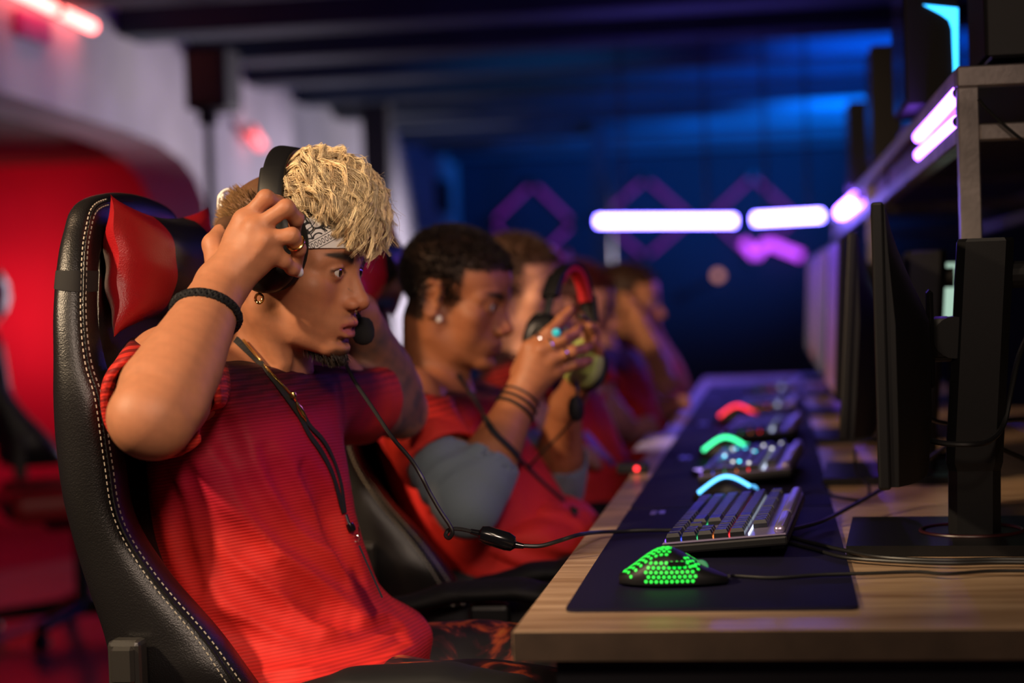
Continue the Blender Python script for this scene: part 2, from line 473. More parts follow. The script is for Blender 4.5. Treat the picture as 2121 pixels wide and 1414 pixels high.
XF = PZ(1061, 1306, ZD)[0]; Y0 = PZ(1300, 1306, ZD)[1]
seams = [Y0, PZ(1800, 1045, ZD)[1]]
for k in range(4): seams.append(seams[-1]+0.975)
desk_names = ['nearest oak desk with the green mouse and keyboard', 'second oak desk of the player row', 'third oak desk of the player row', 'fourth oak desk of the player row', 'farthest oak desk of the player row']
for side in (0, 1):
    for k in range(5):
        if side == 1 and k > 2: continue
        y0, y1 = seams[k]+0.001, seams[k+1]-0.001
        x0, x1 = (XF, 0.52) if side == 0 else (0.525, 1.29)
        lb = desk_names[k] if side == 0 else ['nearest', 'second', 'third'][k]+' oak desk of the opposite row behind the rack'
        d = thing('gaming_desk', lb, 'desk', ((x0+x1)/2, (y0+y1)/2, 0), 'row of oak gaming desks')
        MB().rbox((x0, y0, ZD-0.030), (x1, y1, ZD), 0.0015, 1).build('desk_top', M['wood'], d)
        MB().box((x0+0.001, y0-0.0008, ZD-0.029), (x1-0.001, y0-0.0001, ZD-0.001)).build('edge_band', M['edge_band'], d)
        MB().box((x0+0.04, y0+0.02, ZD-0.075), (x1-0.04, y0+0.05, ZD-0.031)).build('frame_bar', M['dark_metal'], d)
        MB().box((x0+0.04, y1-0.05, ZD-0.075), (x1-0.04, y1-0.02, ZD-0.031)).build('frame_bar', M['dark_metal'], d)
        MB().box((x0+0.30, y0+0.06, 0.28), (x0+0.318, y1-0.06, ZD-0.076)).build('modesty_panel', M['dark_metal'], d)
        for lx in (x0+0.34, x1-0.09):
            for ly in (y0+0.02, y1-0.07):
                MB().box((lx, ly, 0.0), (lx+0.05, ly+0.05, ZD-0.076)).build('leg', M['dark_metal'], d)

# mouse mats
ml = PZ(1171, 1267, ZD)[0]; mr = 0.075
mats_y = [PZ(1400, 1267, ZD)[1]]
matlab = ['nearest navy mouse mat under the green mouse', 'second navy mouse mat under the blue-lit mouse', 'third navy mouse mat', 'fourth navy mouse mat', 'farthest navy mouse mat']
def mat_print():
    m = mat('navy_mat_print', (0.10, 0.09, 0.16), 0.5); return m
for k in range(5):
    y0 = mats_y[0]+k*0.845
    mb = MB()
    x0, x1, y1 = ml, mr, y0+0.835
    rr = 0.012; ring = []
    for (cx, cy, a0) in ((x1-rr, y1-rr, 0), (x0+rr, y1-rr, 90), (x0+rr, y0+rr, 180), (x1-rr, y0+rr, 270)):
        for j in range(5):
            a = math.radians(a0+j*22.5); ring.append((cx+rr*math.cos(a), cy+rr*math.sin(a), ZD+0.0003))
    mb.prism(ring, (0, 0, 0.0035))
    t = mb.build('mouse_mat', M['navy_mat'])
    tag(t, matlab[k], 'mouse mat', 'navy mouse mats along the desks')
    lg = MB()
    lx, ly = x0+0.035, y1-0.05
    lg.box((lx, ly-0.022, ZD+0.0038), (lx+0.008, ly+0.022, ZD+0.0042)); lg.box((lx+0.012, ly-0.01, ZD+0.0038), (lx+0.020, ly+0.022, ZD+0.0042))
    lg.build('print_mark', M['purple_plastic'], t)

# ------------------------------------------------------------------ steel rack over the desks
XR = 0.250
YR = 2.49
TW = 0.028
zt = P(2000, 136, YR)[2]; zl = P(2050, 290, YR)[2]
rk = thing('steel_rack', 'bare steel tube rack standing along the middle of the desks', 'rack', (XR, YR, ZD))
def bar(lo, hi, nm='rail', m=None): MB().rbox(lo, hi, 0.002, 1).build(nm, m or M['steel'], rk)
Yend = 7.6
for yp in (YR, 4.9, Yend-TW):
    for xp in (XR, 0.80):
        MB().rbox((xp, yp, ZD), (xp+TW, yp+TW, zt-TW), 0.002, 1).build('post', M['steel'], rk)
    bar((XR, yp, zt-TW), (0.80+TW, yp+TW, zt), 'cross_bar')
    bar((XR+TW, yp, zl), (0.80, yp+TW, zl+TW*0.8), 'cross_bar')
for xp in (XR, 0.80):
    bar((xp, YR+TW, zt-TW), (xp+TW, 4.9, zt)); bar((xp, 4.9+TW, zt-TW), (xp+TW, Yend-TW, zt))
    bar((xp, YR+TW, zl-0.002), (xp+TW, 4.9, zl+TW*0.8)); bar((xp, 4.9+TW, zl-0.002), (xp+TW, Yend-TW, zl+TW*0.8))
fas = mat('fascia_purple', (0.10, 0.03, 0.07), 0.45)
MB().box((XR+0.021, YR+TW, zl+TW), (XR+0.027, 4.9, zt-TW)).build('fascia', fas, rk)
MB().box((XR+0.021, 4.9+TW, zl+TW), (XR+0.027, Yend-TW, zt-TW)).build('fascia', fas, rk)
shelf_m = mat('shelf_board', (0.03, 0.03, 0.035), 0.6)
MB().rbox((XR+TW, YR+TW, zt-0.018), (0.80, Yend-TW, zt-0.001), 0.001, 1).build('shelf_board', shelf_m, rk)
xt = XR+0.005
def on_rack(px, py):
    p = PX(px, py, xt)
    if p[1] < YR+TW+0.010:
        d = p-CAM; p = CAM+d*(YR+TW+0.010)/d[1]; p[0] = xt
    return p
light_tube('upper near light tube on the steel rack', on_rack(1903, 284), on_rack(1984, 193), 0.0098, M['tube_violet'], bracket=(0.014, 0, 0))
light_tube('lower near light tube on the steel rack', on_rack(1905, 321), on_rack(1984, 252), 0.0098, M['tube_violet'], bracket=(0.014, 0, 0))
light_tube('small far light tube on the steel rack', on_rack(1743, 440), on_rack(1776, 412), 0.020, emis('far_tube_violet', (0.25, 0.09, 1.0), 45), bracket=(0.014, 0, 0))
# conduit hook that drops from the tube to the monitor
cp = catmull([on_rack(1893, 272), on_rack(1880, 262), on_rack(1868, 275), on_rack(1845, 320), on_rack(1839, 340), on_rack(1839, 420)], 6)
tag(MB().tube(cp, 0.004, 8).build('light_cable', M['cable'], None, True), 'grey cable dropping from the rack light tubes', 'cable')
cp = catmull([P(2026, 205, 2.47), P(2040, 222, 2.47), P(2070, 250, 2.47), P(2121, 292, 2.47), P(2160, 310, 2.5)], 6)
tag(MB().tube(cp, 0.0022, 8).build('rack_cable', M['cable'], None, True), 'thin black cable hanging at the rack corner', 'cable')

# PC towers on the rack
M['tower_side'] = mat('tower_side', (0.045, 0.045, 0.046), 0.6)
def tower(y0, w, label, x0=0.292, h=0.44, dep=0.42):
    t = thing('computer_tower', label, 'computer', (x0+dep/2, y0+w/2, zt), 'computer towers on the rack')
    z = zt
    MB().rbox((x0+0.008, y0, z+0.012), (x0+dep, y0+w, z+h), 0.004, 2).build('case', M['dark_metal'], t)
    MB().rbox((x0, y0+0.004, z+0.016), (x0+0.008, y0+w-0.004, z+h-0.004), 0.003, 2).build('front_panel', M['soft_black'], t)
    MB().rbox((x0+0.004, y0-0.003, z+0.016), (x0+dep-0.006, y0, z+h-0.006), 0.001, 1).build('side_panel', M['tower_side'], t)
    for fx in (x0+0.06, x0+dep-0.06):
        for fy in (y0+0.03, y0+w-0.03):
            MB().cyl((fx, fy, z), (fx, fy, z+0.0125), 0.012, 10).build('foot', M['soft_black'], t)
tower(2.53, 0.21, 'grey-sided computer tower at the near end of the rack')
def slim_case(y0, w, label, blade=False, h=0.265, x0=None, x1=None):
    """slim computer standing at the front rail"""
    x0 = 0.238 if x0 is None else x0; x1 = 0.306 if x1 is None else x1
    t = thing('computer_tower', label, 'computer', ((x0+x1)/2, y0+w/2, zt), 'slim computers on the rack')
    MB().rbox((x0, y0, zt+0.0006), (x1, y0+w, zt+h), 0.003, 2).build('case', M['soft_black'], t)
    MB().rbox((x0-0.003, y0+0.006, zt+0.008), (x0, y0+w-0.006, zt+h-0.008), 0.001, 1).build('front_panel', M['gloss_black'], t)
    if blade:
        q = [P(px, py, y0) for px, py in ((1984, 160), (1976, 160), (1972, 60), (1966, 42), (1950, 30), (1912, 10), (1984, 17))]
        MB().prism([(p[0], y0-0.0025, p[2]) for p in q], (0, 0.003, 0)).build('light_blade', M['led_cyan'], t)
slim_case(3.0, 0.30, 'slim black computer with a cyan light blade on the rack', True, x0=0.222, x1=0.307)
slim_case(4.30, 0.24, 'slim black computer on the rack, behind the one with the light blade')
slim_case(5.60, 0.24, 'slim black computer on the rack, farthest of all')
zz2 = thing('status_lamp', 'magenta status lamps on the rack between the slim computers', 'lamp', (0.26, 4.75, zt))
for qy in ((1818, 240), (1822, 287)):
    p = P(qy[0], qy[1], 4.9)
    MB().rbox(p-np.array([0.008, 0.004, 0.020]), p+np.array([0.008, 0.004, 0.020]), 0.003, 1).build('lamp_face', emis('status_led', (0.55, 0.05, 0.8), 2.0), zz2)
MB().rbox((P(1818, 240, 4.9)[0]-0.012, 4.905, zt+0.0006), (P(1822, 240, 4.9)[0]+0.012, 4.925, P(1818, 220, 4.9)[2]), 0.003, 1).build('stand', M['soft_black'], zz2)

# ------------------------------------------------------------------ monitors
def screen_mat(name, c0, c1, st):
    m = mat(name, (0.01, 0.01, 0.012), 0.22)
    nt, b = nodes_of(m)
    tc = nt.nodes.new('ShaderNodeTexCoord'); sp = nt.nodes.new('ShaderNodeSeparateXYZ')
    r = nt.nodes.new('ShaderNodeValToRGB')
    r.color_ramp.elements[0].color = (*c0, 1); r.color_ramp.elements[1].color = (*c1, 1)
    nz = nt.nodes.new('ShaderNodeTexNoise'); nz.inputs['Scale'].default_value = 3.0
    ad = nt.nodes.new('ShaderNodeMath'); ad.operation = 'MULTIPLY_ADD'; ad.inputs[1].default_value = 0.5
    nt.links.new(tc.outputs['Generated'], sp.inputs[0]); nt.links.new(tc.outputs['Generated'], nz.inputs['Vector'])
    nt.links.new(nz.outputs['Fac'], ad.inputs[0]); 
    s2 = nt.nodes.new('ShaderNodeMath'); s2.operation = 'SUBTRACT'; s2.inputs[1].default_value = 0.25
    nt.links.new(sp.outputs['Z'], ad.inputs[2]); nt.links.new(ad.outputs[0], s2.inputs[0])
    nt.links.new(s2.outputs[0], r.inputs['Fac'])
    nt.links.new(r.outputs['Color'], b.inputs['Emission Color'])
    b.inputs['Emission Strength'].default_value = st
    return m
M['scr_off'] = mat('screen_off', (0.006, 0.006, 0.008), 0.12)
M['scr_a'] = screen_mat('screen_lit_rose', srgb(150, 95, 85), srgb(118, 66, 215), 0.55)
M['scr_b'] = screen_mat('screen_lit_beige', srgb(120, 105, 100), srgb(150, 95, 190), 0.42)

def make_monitor(loc, yaw, label, scr, group='monitors of the player row', tilt=0.0, hgt=0.0):
    """local frame: screen faces -x, width along y; root at the base on the desk"""
    t = thing('monitor', label, 'monitor', loc, group)
    R = Matrix.Translation(Vector(loc)) @ Matrix.Rotation(yaw, 4, 'Z')
    T = R @ Matrix.Translation((-0.055, 0, 0.255+hgt)) @ Matrix.Rotation(tilt, 4, 'Y')
    def B(mb, nm, m, mt, par=t, smooth=False):
        mb.v = [tuple(mt @ Vector(v)) for v in mb.v]; return mb.build(nm, m, par, smooth)
    pan = B(MB().rbox((-0.008, -0.27, -0.16), (0.006, 0.27, 0.16), 0.003, 2), 'panel', M['black_plastic'], T)
    B(MB().box((-0.0088, -0.225, -0.146), (-0.0081, 0.225, 0.150)), 'screen', scr, T, pan)
    # back shell: rings over z, bulging
    rings = []
    for k in range(15):
        v = k/14; z = 0.157-v*0.314
        bl = 0.048*min(1, (v/0.42))**1.3 if v < 0.42 else 0.048 - 0.006*max(0, (v-0.8)/0.2)
        ring = []
        for j in range(21):
            y = -0.266+0.532*j/20
            q = max(0, 1-(abs(y)/0.268)**4)
            ring.append((0.006+bl*(0.15+0.85*q)+0.001, y, z))
        ring += [(0.004, 0.266, z), (0.004, -0.266, z)]
        rings.append(ring)
    B(MB().loft(rings), 'back_shell', M['black_plastic'], T, t, True)
    B(MB().rbox((0.052, -0.06, -0.06), (0.060, 0.06, 0.06), 0.004, 1), 'mount_plate', M['black_plastic'], T)
    # hinge arm
    h = MB().rbox((0.055, -0.024, -0.026), (0.085, 0.024, 0.026), 0.008, 2)
    h.cyl((0.085, -0.025, 0.0), (0.085, 0.025, 0.0), 0.026, 20)
    B(h, 'hinge', M['black_plastic'], T, t, True)
    B(MB().rbox((-0.012, -0.02, 0.225+hgt), (0.032, 0.02, 0.275+hgt), 0.006, 2), 'hinge_arm', M['black_plastic'], R)
    # column: chamfered, leaning back a little
    rings = []
    for (z, s, dx) in ((0.012, 0.92, 0.0), (0.09, 0.92, 0.002), (0.10, 1.0, 0.002), (0.372, 1.0, 0.022), (0.376, 0.94, 0.0222)):
        w, d, c = 0.028*s, 0.034*s, 0.010
        x0 = 0.048+dx
        rings.append([(x0-d+c, -w, z), (x0+d-c, -w, z), (x0+d, -w+c, z), (x0+d, w-c, z), (x0+d-c, w, z), (x0-d+c, w, z), (x0-d, w-c, z), (x0-d, -w+c, z)])
    B(MB().loft(rings), 'column', M['black_plastic'], R)
    B(MB().cyl((0.098, 0, 0.33), (0.116, 0, 0.33), 0.017, 14), 'cable_clip', M['soft_black'], R)
    bp = MB()
    poly = [(-0.105, -0.13, 0.0005), (0.10, -0.13, 0.0005), (0.145, -0.09, 0.0005), (0.145, 0.12, 0.0005), (0.12, 0.145, 0.0005), (-0.105, 0.145, 0.0005)]
    bp.prism(poly, (0, 0, 0.0125))
    B(bp, 'base_plate', M['black_plastic'], R)
    ring = [(0.045+0.062*math.cos(a), 0.062*math.sin(a), 0.0135) for a in np.linspace(0, 2*math.pi, 40, endpoint=False)]
    B(MB().tube(ring, 0.0028, 8, closed=True), 'base_ring', mat('ring_red', (0.03, 0.004, 0.005), 0.4), R, t, True)
    return t
ZDm = ZD
m1 = make_monitor((0.190, 2.31, ZDm), math.radians(-4.0), 'nearest black monitor seen edge-on with its stand at the front', M['scr_off'])
m2 = make_monitor((0.180, 3.08, ZDm), math.radians(-3.0), 'second black monitor with a grey edge', M['scr_off'], tilt=math.radians(4), hgt=-0.01)
mlab = ['third monitor of the row, its lit screen showing rose and violet', 'fourth monitor of the row with a beige lit screen', 'fifth monitor of the row, narrow in view', 'sixth monitor of the row, at the far end']
for k in range(4):
    make_monitor((0.180, 3.85+0.78*k, ZDm), math.radians(0.6), mlab[k], M['scr_a'] if k in (0, 2) else M['scr_b'], tilt=math.radians(3))
for k in range(3):
    make_monitor((0.87, 2.75+0.9*k, ZDm), math.radians(180), ['nearest', 'second', 'third'][k]+' black monitor of the opposite row behind the rack', M['scr_off'], group='monitors of the opposite row')

# pale light strip seen between monitor and stand
pb0, pb1 = P(1968, 545, 3.4), P(1968, 735, 3.4)
t = thing('light_bar', 'pale upright light bar seen behind the nearest monitor stand', 'light bar', (pb0[0], 3.4, ZD))
MB().rbox((pb0[0]-0.022, 3.39, pb1[2]), (pb0[0]+0.014, 3.41, pb0[2]), 0.004, 1).build('diffuser', emis('bar_pale', (0.50, 0.75, 0.60), 0.8), t)
MB().cyl((pb0[0], 3.40, ZD+0.01), (pb0[0], 3.40, pb1[2]), 0.008, 10).build('stem', M['soft_black'], t)
MB().lathe([(0.05, 0.0005), (0.05, 0.008), (0.02, 0.012)], (pb0[0], 3.40, ZD), seg=20).build('foot', M['soft_black'], t)
# ------------------------------------------------------------------ keyboards
M['key'] = mat('keycap_black', (0.005, 0.005, 0.008), 0.34)
M['key_glint'] = mat('keycap_purple', (0.34, 0.28, 0.60), 0.3, 0.4)
def led(name, c, s): return emis(name, c, s)
row_leds = [led('key_led_violet', (0.25, 0.08, 1.0), 1.4), led('key_led_blue', (0.05, 0.10, 1.0), 1.2), led('key_led_green', (0.05, 0.7, 0.25), 0.8),
            led('key_led_orange', (1.0, 0.25, 0.05), 1.2), led('key_led_red', (1.0, 0.02, 0.03), 2.5), led('key_led_white', (0.7, 0.8, 1.0), 1.6)]
ROWS = [ # widths (in key units) from the player's left to right
    [1.25, 1.25, 1.25, 6.25, 1.25, 1.25, 1.25, 1.25, .25, 1, 1, 1, .25, 2, 1],
    [2.25]+[1]*10+[2.75, .25, -1, 1, -1, .25, 1, 1, 1],
    [1.75]+[1]*11+[2.25, .25, -3, .25, 1, 1, 1],
    [1.5]+[1]*12+[1.5, .25, 1, 1, 1, .25, 1, 1, 1],
    [1]*13+[2, .25, 1, 1, 1, .25, 1, 1, 1],
    [1, -1, 1, 1, 1, 1, -.5, 1, 1, 1, 1, -.5, 1, 1, 1, 1, .25, 1, 1, 1],
]
_keymesh = {}
def keycap(w):
    if w in _keymesh: return _keymesh[w]
    U = 0.0187; hw = w*U/2-0.0007; hd = U/2-0.0007
    v = [(-hd, -hw, 0), (hd, -hw, 0), (hd, hw, 0), (-hd, hw, 0)]
    v += [(-hd*0.97, -hw*0.98, 0.005), (hd*0.97, -hw*0.98, 0.005), (hd*0.97, hw*0.98, 0.005), (-hd*0.97, hw*0.98, 0.005)]
    s = 0.0022
    v += [(-hd+s, -hw+s, 0.0095), (hd-s, -hw+s, 0.0095), (hd-s, hw-s, 0.0095), (-hd+s, hw-s, 0.0095)]
    f = [(0, 3, 2, 1), (8, 9, 10, 11)]
    for a in (0, 4):
        for i in range(4): f.append((a+i, a+(i+1) % 4, a+4+(i+1) % 4, a+4+i))
    me = bpy.data.meshes.new('key'); me.from_pydata(v, [], f); me.update(); me.materials.append(M['key'])
    _keymesh[w] = me; return me

def make_keyboard(A, B, label, keys_single=True, leds=True):
    """A: player-side corner near the camera, B: player-side corner far from it. The keyboard reaches +x from there."""
    A = np.array(A); B = np.array(B)
    y = (A-B)/np.linalg.norm(A-B)      # to the player's right = towards the camera
    x = np.array([-y[1], y[0], 0.0])   # away from the player
    if x[0] < 0: x = -x
    L = np.linalg.norm(A-B); tilt = math.radians(4.5)
    X = np.array([x[0]*math.cos(tilt), x[1]*math.cos(tilt), math.sin(tilt)])
    Zv = np.array([-x[0]*math.sin(tilt), -x[1]*math.sin(tilt), math.cos(tilt)])
    org = B+np.array([0, 0, 0.0045])
    MT = Matrix(((X[0], y[0], Zv[0], org[0]), (X[1], y[1], Zv[1], org[1]), (X[2], y[2], Zv[2], org[2]), (0, 0, 0, 1)))
    t = thing('keyboard', label, 'keyboard', tuple((A+B)/2+x*0.07), 'keyboards along the desks')
    def Bd(mb, nm, m, par=t, smooth=False):
        mb.v = [tuple(MT @ Vector(v)) for v in mb.v]; return mb.build(nm, m, par, smooth)
    Bd(MB().rbox((0, 0, 0.0), (0.150, L, 0.012), 0.003, 2), 'case', M['black_plastic'])
    Bd(MB().rbox((0.001, 0.001, 0.012), (0.149, L-0.001, 0.0145), 0.001, 1), 'top_plate', M['purple_plastic'])
    Bd(MB().rbox((0.134, 0.004, 0.013), (0.148, L*0.62, 0.024), 0.006, 3), 'media_bar', M['purple_plastic'], t, True)
    Bd(MB().rbox((0.134, L*0.645, 0.013), (0.148, L-0.004, 0.024), 0.006, 3), 'media_bar', M['purple_plastic'], t, True)
    Bd(MB().box((0.128, 0.02, -0.006), (0.144, 0.05, 0.0)), 'foot', M['soft_black']); Bd(MB().box((0.128, L-0.05, -0.006), (0.144, L-0.02, 0.0)), 'foot', M['soft_black'])
    U = 0.0187
    tot = sum(abs(w) for w in ROWS[4]); s = (L-0.014)/(tot*U)
    joined = MB()
    for r, row in enumerate(ROWS):
        yy = 0.007; xx = 0.014+r*0.0192+(0.004 if r == 5 else 0)
        for w in row:
            ww = abs(w)*U*s
            if w > 0.3:
                me = keycap(round(w, 2))
                if keys_single:
                    k = bpy.data.objects.new('key', me); link(k); k.parent = t
                    k.matrix_parent_inverse = parent_world(t).inverted()
                    k.matrix_basis = MT @ Matrix.Translation((xx, yy+ww/2, 0.0148)) @ Matrix.Diagonal((1, s, 1, 1))
                else:
                    joined.add([(v.co.x+xx, v.co.y*s+yy+ww/2, v.co.z+0.0148) for v in me.vertices], [tuple(p.vertices) for p in me.polygons])
            yy += ww
        if leds:
            Bd(MB().box((xx-0.0103, 0.008, 0.0146), (xx-0.0089, L-0.008, 0.0172)), 'row_light', row_leds[(r) % 6])
    if not keys_single:
        Bd(joined, 'keys', M['key'])['kind'] = 'stuff'
    return t, MT, L
zk = ZD+0.004
kA, kB = PZ(1372, 1158, zk), PZ(1448, 1066, zk)
kb1, kMT, kL = make_keyboard(kA, kB, 'nearest keyboard with black keys and purple edges behind the green mouse')
sh = np.array([0.012, 0.77, 0])
klab = ['second keyboard from the front, with white and cyan glints', 'third keyboard from the front', 'fourth keyboard from the front', 'farthest keyboard of the row']
for k in range(4):
    o, mt_, l_ = make_keyboard(kA+sh*(k+1), kB+sh*(k+1), klab[k], keys_single=False)
    if k == 0:
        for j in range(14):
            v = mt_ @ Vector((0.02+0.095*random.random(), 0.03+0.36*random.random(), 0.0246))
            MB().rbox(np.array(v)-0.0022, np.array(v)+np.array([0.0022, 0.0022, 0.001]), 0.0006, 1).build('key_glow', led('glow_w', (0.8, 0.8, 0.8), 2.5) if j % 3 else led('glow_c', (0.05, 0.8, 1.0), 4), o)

# ------------------------------------------------------------------ mice
def mouse_mesh(c, L=0.118, Wd=0.064, H=0.036, hump=0.42):
    """nose to +x; rings along x"""
    rings = []
    for k in range(25):
        u = k/24
        x = -L/2+L*u
        q = math.sin(math.pi*min(1, max(0.0, 0.02+0.96*u)))**0.5
        w = Wd/2*q*(1-0.10*math.exp(-((u-0.58)/0.16)**2))*(1.0 if u < .6 else 1-0.12*(u-.6)/.4)
        h = H*(0.30+0.70*math.exp(-((u-hump)/0.34)**2)) * min(1, (max(0, math.sin(math.pi*min(1, 0.04+0.94*u))))**0.42)
        ring = []
        for j in range(28):
            a = 2*math.pi*j/28
            cy, cz = math.cos(a), math.sin(a)
            yy = w*(abs(cy)**0.8)*(1 if cy > 0 else -1)
            zz = (h*(abs(cz)**0.75)) if cz > 0 else -0.004*abs(cz)**0.5
            ring.append((c[0]+x, c[1]+yy, c[2]+0.005+zz))
        rings.append(ring)
    return rings
def gaming_mouse(c, label):
    t = thing('mouse', label, 'mouse', tuple(c), 'gaming mice along the desks')
    body = MB().loft(mouse_mesh(c)).build('shell', M['black_plastic'], t, True)
    return t, body
# honeycomb mouse
cm = PZ(1394, 1213, zk); cm[1] += 0.012
gm, body = gaming_mouse(cm, 'black honeycomb gaming mouse with a green glow inside')
bvh = BVHTree.FromPolygons([v.co for v in body.data.vertices], [p.vertices[:] for p in body.data.polygons])
M['green_glow'] = emis('honeycomb_green', (0.01, 1.0, 0.06), 1.2)
M['green_dim'] = emis('wheel_green', (0.10, 0.7, 0.25), 0.35)
def hexes(mb, pts, dirv, r):
    for p in pts:
        hit, nrm, idx, dd = bvh.ray_cast(Vector(p), Vector(dirv))
        if hit is None: continue
        q = Vector((0, 0, 1)).rotation_difference(nrm)
        vs = [hit+nrm*0.0004+q @ Vector((r*math.cos(a), r*math.sin(a), 0)) for a in np.arange(6)*math.pi/3]
        vs2 = [v-nrm*0.0015 for v in vs]
        mb.add(vs+vs2, [tuple(range(6))]+[(i, (i+1) % 6, 6+(i+1) % 6, 6+i) for i in range(6)])
side = MB(); top = MB(); fr = MB()
for i in range(-12, 12):
    for j in range(0, 9):
        x = i*0.0056+(0.0028 if j % 2 else 0); z = 0.0075+j*0.0049
        if -0.030 < x < 0.026 and 0.007 < z < 0.0295-0.10*abs(x+0.004):
            hexes(side, [(cm[0]+x, cm[1]-0.2, cm[2]+z)], (0, 1, 0), 0.0021)
for i in range(-14, 14):
    for j in range(-6, 7):
        x = i*0.0056+(0.0028 if j % 2 else 0); y = j*0.0049
        if -0.056 < x < -0.002 and abs(y) < 0.021: hexes(top, [(cm[0]+x, cm[1]+y, cm[2]+0.2)], (0, 0, -1), 0.0021)
        if 0.012 < x < 0.030 and 0.006 < abs(y) < 0.022: hexes(fr, [(cm[0]+x, cm[1]+y, cm[2]+0.2)], (0, 0, -1), 0.0020)
for mb, nm in ((side, 'side_honeycomb'), (top, 'top_honeycomb'), (fr, 'button_honeycomb')):
    o = mb.build(nm, M['green_glow'], gm, False, fix=False); o['kind'] = 'stuff'; o['label'] = 'green glowing honeycomb holes'
wc = np.array([cm[0]+0.030, cm[1], cm[2]+0.0180])
MB().lathe([(0.003, -0.0036), (0.0075, -0.003), (0.0085, 0), (0.0075, 0.003), (0.003, 0.0036)], wc, (0, 1, 0), 20).build('scroll_wheel', M['green_dim'], gm, True)
MB().rbox((cm[0]-0.004, cm[1]-0.0335, cm[2]+0.024), (cm[0]+0.016, cm[1]-0.027, cm[2]+0.029), 0.0015, 1).build('thumb_button', M['gloss_black'], gm)

def strip_mouse(c, label, colr, arc_px):
    t, body = gaming_mouse(c, label)
    # glowing arc round the palm end
    pts = []
    bv = BVHTree.FromPolygons([v.co for v in body.data.vertices], [p.vertices[:] for p in body.data.polygons])
    for u in np.linspace(-0.050, 0.026, 18):
        h, n, i, d = bv.ray_cast(Vector((c[0]+u, c[1]-0.012, c[2]+0.2)), Vector((0, 0, -1)))
        if h is not None: pts.append(tuple(h))
    MB().tube(pts, 0.0042, 8).build('light_strip', led('mouse_led', colr, 3.0), t, True)
    MB().lathe([(0.003, -0.0036), (0.0075, -0.003), (0.0085, 0), (0.0075, 0.003), (0.003, 0.0036)], (c[0]+0.030, c[1], c[2]+0.0180), (0, 1, 0), 18).build('scroll_wheel', led('wheel_led', colr, 1.2), t, True)
c2 = PZ(1518, 1040, zk); strip_mouse(c2, 'gaming mouse with a pale blue light strip, second from the front', (0.10, 0.50, 1.0), None)
c3 = PZ(1513, 948, zk); strip_mouse(c3, 'gaming mouse with a green light strip, third from the front', (0.05, 0.9, 0.35), None)
c4 = PZ(1535, 874, zk); strip_mouse(c4, 'gaming mouse with a red light strip, far along the desk', (1.0, 0.03, 0.06), None)
# phone-like tablet with a violet glow and small things on the desks
def slab(c, sx, sy, label, name, m, emitm=None, h=0.008, cat='phone', rz=0.0):
    t = thing(name, label, cat, tuple(c))
    R = Matrix.Translation(Vector(c)) @ Matrix.Rotation(rz, 4, 'Z')
    MB().rbox((-sx/2, -sy/2, 0.0003), (sx/2, sy/2, h), 0.003, 2, R).build('body', m, t)
    if emitm: MB().rbox((-sx/2+0.004, -sy/2+0.005, h), (sx/2-0.004, sy/2-0.005, h+0.0006), 0.0002, 1, R).build('screen', emitm, t)
    return t
slab(PZ(1312, 979, ZD), 0.055, 0.05, 'small black box with a red pilot light on the desk edge', 'usb_hub', M['black_plastic'], None, 0.018, 'usb hub')
hb = PZ(1312, 979, ZD)
MB().lathe([(0.004, 0), (0.004, 0.002), (0, 0.003)], (hb[0]+0.008, hb[1]-0.0255, hb[2]+0.010), (0, -1, 0), 12).build('pilot_light', led('hub_led', (1, 0.02, 0.03), 5), [o for o in COL.objects if o.name == 'usb_hub'][0])
slab(PZ(1480, 985, zk), 0.05, 0.10, 'phone with a bright violet screen left of the second keyboard', 'phone', M['black_plastic'], led('phone_led', (0.45, 0.30, 1.0), 1.8), rz=0.4)
slab(PZ(1370, 915, ZD), 0.09, 0.42, 'pale violet paper sheet imitating tube light on the desk edge, nearer one', 'reflection_sheet', mat('reflection', (0.78, 0.74, 0.9), 0.35), None, 0.001, 'reflection')  # added sheet; violet tube light reflected on bare desk put into its colour
slab(PZ(1405, 845, ZD), 0.07, 0.26, 'pale violet paper sheet imitating tube light on the desk edge, farther one', 'reflection_sheet', mat('reflection2', (0.78, 0.74, 0.9), 0.35), None, 0.001, 'reflection')  # farther added sheet of the same painted reflection

# ------------------------------------------------------------------ cables on the desk
def cable(label, pts, r=0.0022, name='cable', n=8):
    return tag(MB().tube(catmull(pts, n), r, 8).build(name, M['cable'], None, True), label, 'cable')
zc = ZD+0.0065
kn = PZ(1640, 1086, ZD+0.02)
cable('keyboard cable rising from the keyboard to behind the stand', [PZ(1638, 1096, ZD+0.018), PZ(1700, 1080, ZD+0.012), PZ(1760, 1050, ZD+0.02), P(1840, 1005, 2.62), P(1900, 965, 2.66), P(1960, 924, 2.70), P(2020, 890, 2.74)], 0.0030)
cable('pair cable running in front of the monitor base, upper one', [PZ(1640, 1112, zc), PZ(1690, 1126, zc), PZ(1760, 1142, zc), PZ(1830, 1154, zc), PZ(1950, 1160, zc), PZ(2060, 1158, zc), PZ(2200, 1158, zc), PZ(2330, 1150, zc), PZ(2400, 1120, zc)], 0.0026)
cable('pair cable running in front of the monitor base, lower one', [PZ(1636, 1124, zc), PZ(1690, 1138, zc), PZ(1750, 1154, zc), PZ(1850, 1162, zc), PZ(1960, 1166, zc), PZ(2060, 1164, zc), PZ(2200, 1164, zc), PZ(2340, 1158, zc), PZ(2420, 1130, zc)], 0.0024)
